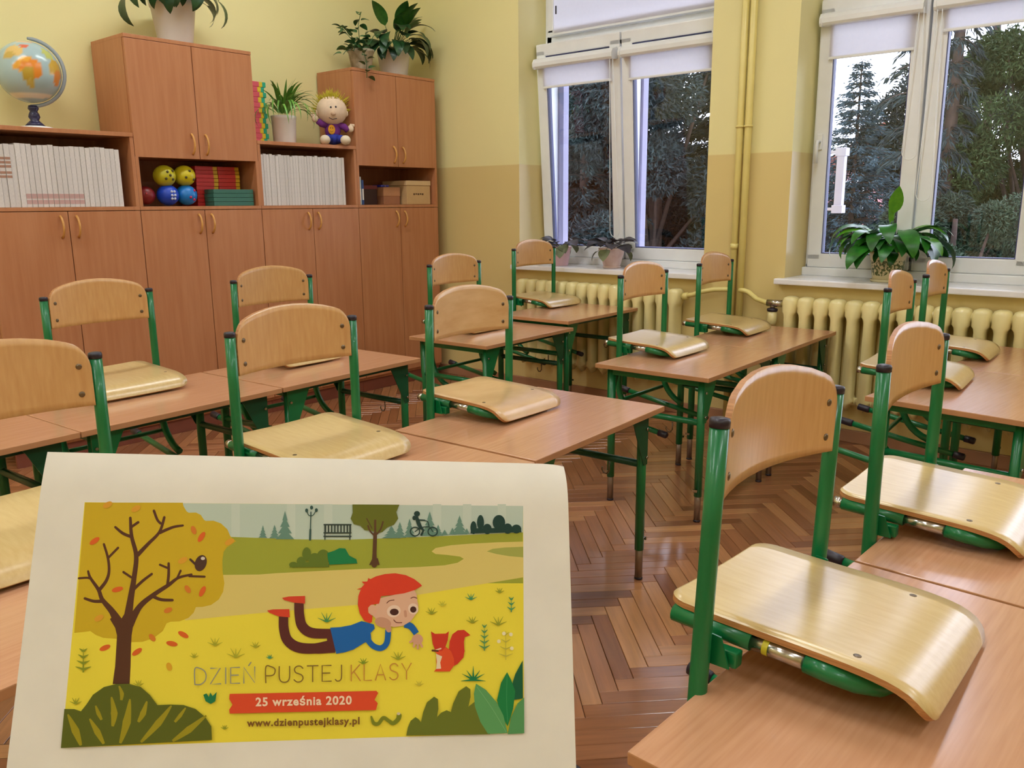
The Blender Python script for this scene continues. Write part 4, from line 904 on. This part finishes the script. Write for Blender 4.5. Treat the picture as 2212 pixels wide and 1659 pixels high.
for q in (500, 620, 700, 935, 1000, 1075): bgd.poly([(q, 1089), (q + 18, 1089), (q + 18, 1160), (q, 1160)], (200, 212, 202))
bgd.poly([(478, 1159), (560, 1162), (640, 1165), (740, 1166), (830, 1163), (910, 1160), (1000, 1156), (1129.3, 1150), (1129.8, 1260), (480, 1260)], (160, 166, 54))
bgd.poly([(470, 1242), (560, 1241)] + B((200, 636), (600, 615), (900, 602), (1100, 595), (1300, 588), (1500, 575), (1600, 555), (1648, 525), (1620, 508), (1520, 495), (1430, 488), (1400, 468), (1430, 442), (1550, 420), (1700, 408), (1900, 398)) + [(1130, 1170), (1130.5, 1247)] + B((1700, 735), (1310, 800), (830, 880), (400, 915), (0, 950)) + [(480, 1332), (400, 1340), (390, 1300)], (222, 202, 118))
bgd.poly(B((1825, 468), (1870, 448), (1960, 438)) + [(1130, 1181), (1130.2, 1204)] + B((2000, 505), (1900, 488)), (168, 172, 84))
bgd.build()
tr = Art('printed_tree')
YT = (208, 176, 30)
tr.poly([(184, 1085.5)] + A((1170, 110), (1175, 140), (1205, 190), (1225, 202), (1290, 200), (1335, 222), (1365, 268), (1380, 277), (1450, 275), (1520, 300), (1580, 355), (1605, 415), (1625, 440), (1660, 462), (1620, 492), (1575, 520), (1545, 560), (1533, 640), (1535, 740), (1552, 850), (1540, 930), (1500, 1000), (1430, 1050), (1350, 1068), (1290, 1070), (1270, 1120), (1220, 1170), (1140, 1200), (1060, 1203), (1020, 1218), (985, 1290), (900, 1355), (800, 1388), (690, 1392), (560, 1360), (440, 1352), (370, 1325), (320, 1290), (240, 1300)) + [(160.5, 1367)], YT)
BR = (88, 50, 30)
tr.poly(C_((525, 415), (548, 250), (560, 60)) + A((565, 1330), (548, 1260), (500, 1180), (560, 1120), (600, 1185), (640, 1120), (700, 1120), (760, 1110), (715, 1230), (700, 1330)) + C_((695, 60), (690, 250), (682, 415)), BR)
def st(w, *q): tr.stroke(A(*q), [z / 4.254 for z in w] if hasattr(w, '__len__') else w / 4.254, BR)
st((100, 60, 40, 34, 26, 20), (590, 1230), (520, 1110), (430, 1000), (395, 910), (320, 800), (300, 740))
st((34, 30, 26, 24, 22), (400, 915), (465, 830), (492, 740), (482, 620), (445, 492)); st(22, (482, 620), (575, 525)); st(20, (325, 810), (290, 800), (215, 805)); st((34, 28, 24), (430, 1015), (350, 1015), (270, 990))
st((90, 60, 46, 42, 34, 24), (655, 1240), (690, 1000), (722, 800), (742, 600), (700, 420), (688, 250)); st((30, 28, 22), (700, 425), (620, 392), (550, 335)); st(24, (695, 335), (760, 290)); st((40, 32, 26, 24), (755, 590), (850, 490), (955, 380), (1000, 245)); st(24, (965, 300), (935, 265), (905, 185)); st((30, 24, 20), (960, 385), (1080, 335), (1170, 320)); st((28, 26, 22), (720, 905), (800, 830), (885, 765)); st(22, (695, 795), (625, 748))
st((80, 52, 42, 34, 24, 20), (680, 1230), (770, 1070), (890, 965), (1040, 865), (1130, 800), (1250, 770)); st(20, (1230, 785), (1370, 790)); st((26, 26, 22), (1030, 860), (1040, 770), (1040, 668)); st(20, (1035, 712), (960, 680)); st(20, (1120, 800), (1150, 735)); st((32, 28, 24), (890, 968), (970, 1000), (1075, 1005))
for x_, y_, a_, c in ((360, 462, -.6, 0), (570, 907, -.25, 0), (1270, 362, 1.2, 1), (1342, 425, -1.0, 0), (1215, 905, 1.0, 1), (1350, 925, -1.1, 0), (1035, 1098, -.4, 1), (890, 1350, .9, 1), (1175, 1322, .5, 0), (1070, 1405, .2, 0), (455, 1443, -.4, 0), (750, 1480, -.6, 0)):
    x2, y2 = A((x_, y_))[0]; tr.ell(x2, y2, 12.5 if c == 0 else 9.5, 5.5, (222, 100, 34) if c == 0 else (214, 124, 40), a_)
for x_, y_ in ((480, 130), (740, 165), (1170, 640), (1600, 470), (400, 1170)):
    x2, y2 = A((x_, y_))[0]; tr.ell(x2, y2, 11, 6, (222, 160, 46), -.5)
x2, y2 = C_((1045, 255))[0]; tr.ell(x2, y2, 6, 9, (226, 170, 40), -.3)
bx, by_ = A((1335, 665))[0]; tr.ell(bx, by_, 12.5, 18, (76, 48, 38), .35); tr.stroke(A((1290, 680), (1240, 632)), 5, (76, 48, 38)); bx, by_ = A((1355, 622))[0]; tr.ell(bx, by_, 4.5, 3.6, (220, 210, 200))
tr.build()
pk = Art('printed_park')
TE = (104, 142, 130)
def fir(x, top, bot, hw, c=TE):
    for k in range(4):
        t0 = top + (bot - top) * k / 4.6; t1 = top + (bot - top) * min(1, (k + 1.5) / 4.4); w_ = hw * (k + 1.2) / 5; pk.poly(B((x, t0), (x - w_, t1), (x + w_, t1)), c)
for a in ((100, 265, 362, 40), (190, 262, 366, 50), (270, 155, 374, 85), (1090, 270, 366, 90), (1155, 240, 362, 60), (1230, 215, 358, 60), (1385, 160, 348, 85), (1450, 260, 346, 50), (1500, 300, 342, 40), (1560, 285, 338, 40), (1615, 190, 336, 75), (1670, 290, 332, 36)): fir(*a)
DK = (50, 82, 76)
pk.stroke(B((463, 378), (466, 300)), 4.2, DK); pk.stroke(B((466, 300), (470, 165)), 2.2, DK); pk.stroke(B((440, 160), (455, 190), (485, 190), (505, 160)), 1.8, DK)
for x_, y_ in ((437, 152), (475, 130), (512, 150)): q = B((x_, y_))[0]; pk.ell(q[0], q[1], 3.2, 4.2, DK)
for y_ in (262, 325, 352): pk.stroke(B((572, y_), (778, y_)), 3.2, (52, 66, 58), False)
for k in range(9): x_ = 582 + k * 24; pk.stroke(B((x_, 262), (x_, 325)), 3.0, (52, 66, 58), False, False)
for x_ in (578, 770): pk.stroke(B((x_, 262), (x_, 376)), 2.6, (52, 66, 58), False)
OL = (104, 110, 26)
pk.poly(B((790, 106), (1152, 108), (1128, 165), (1142, 215), (1110, 262), (1060, 282), (1020, 318), (985, 330), (940, 310), (885, 305), (850, 270), (800, 258), (776, 215), (792, 170)), OL)
BR2 = (92, 60, 34)
pk.stroke(B((958, 572), (960, 480), (965, 330)), (12, 8.5, 8), BR2); pk.poly(B((918, 572), (945, 520), (985, 520), (1000, 572)), BR2); pk.stroke(B((962, 350), (925, 310), (910, 270)), 3.4, BR2); pk.stroke(B((968, 345), (1005, 300), (1025, 240)), 3.4, BR2); pk.stroke(B((965, 335), (965, 230)), 4.6, BR2); pk.stroke(B((940, 290), (900, 215)), 2, BR2)
RD = (28, 58, 52)
q = B((1287, 178))[0]; pk.ell(q[0], q[1], 6.5, 6, RD); pk.ell(q[0] - 6, q[1] + 9, 4, 5, RD); pk.stroke(B((1285, 200), (1295, 240), (1315, 285)), (5, 8.5, 8), RD); pk.stroke(B((1295, 225), (1345, 228)), 3, RD); pk.stroke(B((1315, 285), (1335, 305), (1320, 340)), 4.5, RD)
for x_ in (1272, 1408):
    ring_ = [(x_ + 36 * math.cos(k * math.pi / 8), 315 + 33 * math.sin(k * math.pi / 8)) for k in range(17)]; pk.stroke(B(*ring_), 2.6, RD, True, False)
pk.stroke(B((1272, 315), (1320, 285), (1380, 280), (1408, 315)), 2, RD); pk.stroke(B((1380, 280), (1370, 240), (1350, 232)), 2, RD)
DB = (22, 60, 54)
pk.poly(B((1698, 330), (1705, 290), (2085, 285), (2092, 320)), DB)
for x_, y_, a_, b_ in ((1722, 285, 24, 50), (1776, 245, 27, 58), (1828, 295, 34, 40), (1918, 245, 48, 58), (1985, 292, 36, 40), (2052, 295, 38, 34)): q = B((x_, y_))[0]; pk.ell(q[0], q[1], a_ / 3.568, b_ / 3.568, DB)
O2 = (98, 118, 34)
pk.poly(B((305, 590), (330, 560), (600, 540), (612, 588)), O2)
for x_, y_, a_, b_ in ((335, 570, 32, 22), (395, 545, 34, 36), (438, 488, 34, 52), (500, 530, 48, 50), (565, 515, 52, 62)): q = B((x_, y_))[0]; pk.ell(q[0], q[1], a_ / 3.568, b_ / 3.568, O2)
pk.poly(B((596, 480), (650, 462), (690, 442), (735, 445), (765, 500), (820, 528), (828, 560), (612, 570), (600, 520)), (14, 124, 72)); pk.build()
by2 = Art('printed_boy')
LEG = (92, 38, 34); RED = (216, 66, 38); BLU = (18, 98, 178); SK = (224, 178, 152)
by2.stroke(B((378, 860), (382, 960), (405, 1045), (480, 1095), (640, 1100)), (20, 21, 22, 22, 20), LEG, cap=False)
by2.stroke(B((260, 960), (262, 1060), (290, 1150), (370, 1205), (500, 1215), (650, 1195)), (20, 21, 22, 23, 22, 30), LEG, cap=False)
by2.poly(B((590, 1070), (640, 1060), (660, 1240), (600, 1240)), LEG)
by2.poly(B((133, 922), (180, 914), (304, 912), (308, 975), (222, 968), (150, 940)), RED); by2.poly(B((248, 825), (300, 815), (425, 810), (425, 870), (340, 862), (265, 842)), RED)
by2.poly(B((618, 1055), (700, 1050), (780, 1035), (860, 1004), (955, 1030), (962, 1062), (930, 1095), (935, 1150), (880, 1172), (800, 1222), (730, 1245), (665, 1255)), BLU)
by2.stroke(B((905, 1145), (950, 1195), (1010, 1212), (1055, 1170), (1065, 1070)), 12.5, BLU, cap=False); by2.stroke(B((1190, 1030), (1240, 1045), (1282, 1100)), (13, 14.5, 13), BLU, cap=False)
q = B((1290, 1145))[0]; by2.ell(q[0], q[1], 12, 11.5, (214, 162, 134))
for a, b in (((1260, 1150), (1235, 1165)), ((1270, 1170), (1262, 1200)), ((1293, 1175), (1293, 1215)), ((1312, 1170), (1325, 1200))): by2.stroke(B(a, b), 4.8, (214, 162, 134))
by2.poly(B((1000, 830), (1100, 805), (1265, 765), (1285, 800), (1290, 850), (1298, 885), (1278, 950), (1240, 1005), (1180, 1040), (1110, 1050), (1040, 1035), (985, 1000), (945, 960), (960, 900)), SK)
by2.poly(B((832, 880), (836, 810), (860, 745), (910, 690), (970, 660), (1040, 642), (1120, 636), (1200, 650), (1265, 680), (1310, 715), (1326, 732), (1270, 765), (1190, 790), (1090, 805), (1010, 812), (995, 870), (940, 878), (910, 900), (912, 940), (945, 965), (940, 1010), (925, 1020), (880, 1000), (846, 945)), (222, 62, 34))
for t in (((880, 720), (862, 700), (905, 700)), ((905, 700), (912, 672), (945, 690)), ((850, 760), (822, 760), (865, 745))): by2.poly(B(*t), (222, 62, 34))
q = B((945, 918))[0]; by2.ell(q[0], q[1], 9.5, 11.5, (226, 176, 148)); q = B((1025, 1015))[0]; by2.ell(q[0], q[1], 18, 11, (204, 152, 126), .25); by2.stroke(B((1060, 1040), (1070, 1070)), 12, (204, 152, 126))
for x_, y_, a_, b_ in ((1108, 928, 15, 13), (1258, 910, 11, 12)): q = B((x_, y_))[0]; by2.ell(q[0], q[1], a_, b_, (236, 208, 190), -.3)
for x_, y_, a_, b_ in ((1112, 934, 9.6, 7.2), (1258, 915, 6.8, 6.8)): q = B((x_, y_))[0]; by2.ell(q[0], q[1], a_, b_, (72, 34, 26), -.4 if x_ > 1200 else 0)
by2.stroke(B((1055, 865), (1075, 848), (1110, 842)), 2, (120, 70, 50)); by2.stroke(B((1240, 828), (1262, 820), (1286, 828)), 2, (120, 70, 50)); by2.stroke(B((1108, 995), (1130, 1015), (1170, 1016)), 1.8, (120, 60, 44)); by2.stroke(B((1196, 930), (1200, 965)), 6, (204, 150, 124)); by2.build()
sq = Art('printed_squirrel'); R1, R2_ = (226, 80, 38), (208, 54, 34)
sq.poly(B((1530, 1235), (1538, 1160), (1560, 1105), (1600, 1075), (1650, 1072), (1698, 1112), (1655, 1128), (1648, 1165), (1652, 1230)) + D((1548, 100), (1535, 170), (1480, 230), (1430, 255), (1390, 160), (1405, 60)), R2_)
sq.poly(D((1265, 298), (1290, 270), (1285, 190), (1290, 130), (1262, 110), (1290, 60), (1370, 70), (1420, 110), (1448, 180), (1450, 240), (1410, 298)), R1)
sq.poly(B((1395, 1083), (1425, 1102), (1508, 1100), (1532, 1082), (1524, 1150), (1505, 1205), (1480, 1235), (1430, 1235), (1408, 1180)), R2_); sq.poly(D((1283, 135), (1340, 160), (1322, 215), (1330, 272), (1285, 275), (1292, 210)), (232, 214, 180)); sq.stroke(B((1425, 1230), (1470, 1215)), 3, (236, 200, 170)); sq.stroke(D((1250, 105), (1300, 110)), 4, (96, 50, 30)); sq.build()
pt = Art('printed_undergrowth')
def tuft(x, y, r, c, n=5, w=3.2):
    for k in range(n): a = math.radians(-90 + (k - (n - 1) / 2) * 32); pt.stroke([(x, y), (x + r * math.cos(a) * .9, y + r * math.sin(a) * (.8 + .2 * (k % 2)))], [w, .6], c, False, False)
def sprig(x, y, h, c, n=4, w=3, r=9):
    pt.stroke([(x, y), (x, y - h)], [w * .6, .6], c, False, False)
    for k in range(n):
        yy = y - h * (k + .5) / n
        for s_ in (-1, 1): pt.stroke([(x, yy), (x + s_ * r * (1 - k / (n + 2)), yy - 6)], [w, .8], c, False, False)
T1, O3, O4, G1 = (70, 150, 100), (176, 174, 44), (150, 156, 40), (126, 150, 34)
sprig(181, 1452, 52, (140, 150, 36), 4, 6, 17)
for x_, y_, r_, c in ((465, 1394, 20, O3), (552, 1398, 14, O3), (510, 1420, 24, O3), (420, 1420, 12, O3), (583, 1422, 10, T1), (706, 1343, 24, (60, 140, 84)), (860, 1424, 20, O4), (785, 1433, 14, G1), (1017, 1295, 16, T1), (1079, 1280, 12, O4), (932, 1326, 16, O4), (955, 1308, 12, (196, 190, 60)), (1020, 1345, 16, O4), (1076, 1350, 22, O4), (905, 1480, 12, (200, 186, 60)), (486, 1574, 10, O4), (300, 1480, 14, O3), (350, 1545, 14, O4), (165, 1520, 16, O4)): tuft(x_, y_, r_, c)
tuft(1022, 1468, 30, (20, 124, 74), 7, 5); pt.poly([(440, 1500), (447, 1497), (452, 1505), (455, 1495), (460, 1503), (469, 1494), (466, 1514), (456, 1520), (445, 1514)], (24, 122, 76))
sprig(1104, 1322, 32, T1, 3, 4, 9); sprig(1046, 1405, 56, (90, 150, 90), 5, 4.5, 12); sprig(1092, 1425, 62, (190, 180, 70), 4, 2.6, 15)
for x_, y_ in ((1088, 1368), (1103, 1370), (1077, 1385), (1105, 1400)): pt.ell(x_, y_, 4, 4, (240, 230, 190))
GB = (92, 100, 26)
pt.poly(C_((88, 640), (180, 642), (240, 662), (290, 600), (350, 510), (450, 440), (560, 412), (680, 410), (790, 440), (870, 510), (940, 605), (1060, 600), (1180, 605), (1290, 640), (1380, 715), (1435, 800), (1440, 925)) + [(133.2, 1614.8)], GB)
for q, wd in ((((120, 690), (190, 840), (240, 975)), 17), (((320, 730), (390, 850), (450, 960)), 14), (((520, 530), (545, 680), (530, 800)), 15), (((690, 550), (660, 760), (600, 955)), 18), (((845, 570), (810, 680), (765, 760)), 13), (((1070, 610), (950, 770), (790, 945)), 15), (((1390, 700), (1230, 830), (1080, 935)), 15), (((375, 610), (400, 680), (430, 740)), 9), (((1200, 630), (1150, 700), (1100, 760)), 8), (((590, 430), (615, 500), (610, 560)), 9)):
    pt.stroke(C_(*q), (3, wd, 5), (160, 148, 26), cap=False)
OB = (106, 116, 36)
pt.poly(D((1010, 885), (1025, 810), (1050, 750), (1095, 715), (1125, 735), (1145, 765), (1165, 670), (1200, 580), (1265, 528), (1300, 550), (1305, 640), (1290, 720), (1330, 675), (1380, 652), (1420, 670), (1440, 590), (1490, 480), (1560, 432), (1598, 460), (1600, 530), (1580, 620), (1640, 572), (1700, 640), (1780, 872)), OB)
pt.poly(D((2078, 195), (2010, 320), (1975, 430), (1985, 560), (2080, 545)), (16, 92, 60)); pt.poly(D((1935, 303), (1880, 400), (1842, 560), (1880, 700), (1940, 800), (1990, 640), (2010, 480), (1970, 370)), (20, 126, 66))
pt.poly([(1131.7, 1506)] + D((2030, 590), (1970, 720), (1940, 872)) + [(1131.9, 1583)], (84, 150, 92)); pt.poly(D((1650, 408), (1740, 465), (1840, 580), (1900, 700), (1940, 862), (1760, 870), (1690, 760), (1640, 620), (1630, 500)), (92, 158, 96))
pt.stroke(D((1660, 440), (1800, 640), (1925, 850)), 1.2, (120, 176, 120)); pt.stroke(D((1935, 330), (1930, 560), (1940, 760)), 1.2, (60, 150, 90))
pt.stroke(D((690, 712), (712, 770), (755, 775), (800, 722), (850, 750), (890, 772), (935, 735), (945, 700)), (4, 8, 8, 8, 8, 9, 10, 11), (124, 132, 30)); q = D((940, 688))[0]; pt.ell(q[0], q[1] - 1, 4, 3, (214, 200, 170)); pt.build()
# ribbon and lettering
rb = Art('printed_ribbon'); rb.poly([(497, 1498), (560, 1497), (700, 1494), (813, 1491.5), (817, 1496), (809, 1511), (816, 1518), (812, 1533), (700, 1535.5), (600, 1538), (497, 1540.5), (496, 1532), (503, 1521), (496, 1509)], (224, 76, 40)); rb.build()
tx = Art('printed_title')
GL = {'D': [[(0, 0), (0, 1), (.35, 1), (.62, .8), (.7, .5), (.62, .2), (.35, 0), (0, 0)]], 'Z': [[(.02, 1), (.62, 1), (0, 0), (.65, 0)]], 'I': [[(.05, 0), (.05, 1)]], 'E': [[(.55, 1), (0, 1), (0, 0), (.56, 0)], [(0, .52), (.48, .52)]], 'N': [[(0, 0), (0, 1), (.68, 0), (.68, 1)]],
      'P': [[(0, 0), (0, 1), (.34, 1), (.55, .87), (.57, .7), (.5, .52), (.32, .44), (0, .44)]], 'U': [[(0, 1), (0, .35), (.1, .08), (.32, 0), (.54, .08), (.64, .35), (.64, 1)]], 'S': [[(.56, .86), (.42, .99), (.2, .99), (.05, .84), (.1, .62), (.3, .52), (.5, .42), (.57, .22), (.44, .03), (.2, 0), (.02, .14)]],
      'T': [[(0, 1), (.66, 1)], [(.33, 1), (.33, 0)]], 'J': [[(.38, 1), (.38, .25), (.28, .03), (.1, 0), (0, .1)]], 'K': [[(0, 0), (0, 1)], [(.56, 1), (0, .42)], [(.18, .58), (.6, 0)]], 'L': [[(0, 1), (0, 0), (.5, 0)]], 'A': [[(0, 0), (.34, 1), (.68, 0)], [(.12, .33), (.56, .33)]], 'Y': [[(0, 1), (.31, .48), (.62, 1)], [(.31, .48), (.31, 0)]]}
GW = {'D': .7, 'Z': .65, 'I': .1, 'E': .56, 'N': .68, 'P': .57, 'U': .64, 'S': .58, 'T': .66, 'J': .38, 'K': .6, 'L': .5, 'A': .68, 'Y': .62}
def word(s, x0, y0, x1, y1, h, c, lw=2.5):
    gap = .26; tot = sum(GW[ch] for ch in s) + gap * (len(s) - 1); kx = (x1 - x0) / tot; cur = 0
    for i, ch in enumerate(s):
        for sg in GL[ch]:
            pts = []
            for gx, gy in sg: t = (cur + gx) / tot; pts.append((x0 + (x1 - x0) * t, y0 + (y1 - y0) * t - gy * h))
            tx.stroke(pts, lw, c, ch in 'DPUSJ' and len(sg) > 4, True)
        cur += GW[ch] + gap
word('DZIEN', 422, 1478, 551, 1474, 34, (150, 150, 136)); tx.stroke([(538, 1437), (543, 1430)], 2.4, (150, 150, 136))
word('PUSTEJ', 575, 1474, 738, 1470, 34, (132, 104, 44)); word('KLASY', 759, 1470, 888, 1466, 34, (198, 140, 56)); tx.build()
def text(name, s, x0, y0, x1, y1, c, bold=.012):
    cu = bpy.data.curves.new(name, 'FONT'); cu.body = s; cu.size = 1; cu.resolution_u = 3; cu.offset = bold; cu.space_character = 1.12
    o = bpy.data.objects.new(name, cu); COL.objects.link(o); bpy.context.view_layer.update()
    me = bpy.data.meshes.new_from_object(o.evaluated_get(bpy.context.evaluated_depsgraph_get())); bpy.data.objects.remove(o); xs = [v.co.x for v in me.vertices]; a, b = min(xs), max(xs); k = (x1 - x0) / (b - a); Art.lay += 1; z = sgn * (.00006 + Art.lay * .0000025)
    for v in me.vertices: t = (v.co.x - a) / (b - a); u_, v_ = x0 + (x1 - x0) * t, y0 + (y1 - y0) * t - v.co.y * k; q = pl(u_, v_); v.co = (q[0], q[1], z)
    me.materials.clear(); me.materials.append(inkm(c)); link(name, me, poster)
text('printed_date', '25 września 2020', 553, 1524, 760, 1520, (250, 222, 196), .03)
text('printed_web_address', 'www.dzienpustejklasy.pl', 534, 1568, 777, 1563, (128, 86, 34), .03)
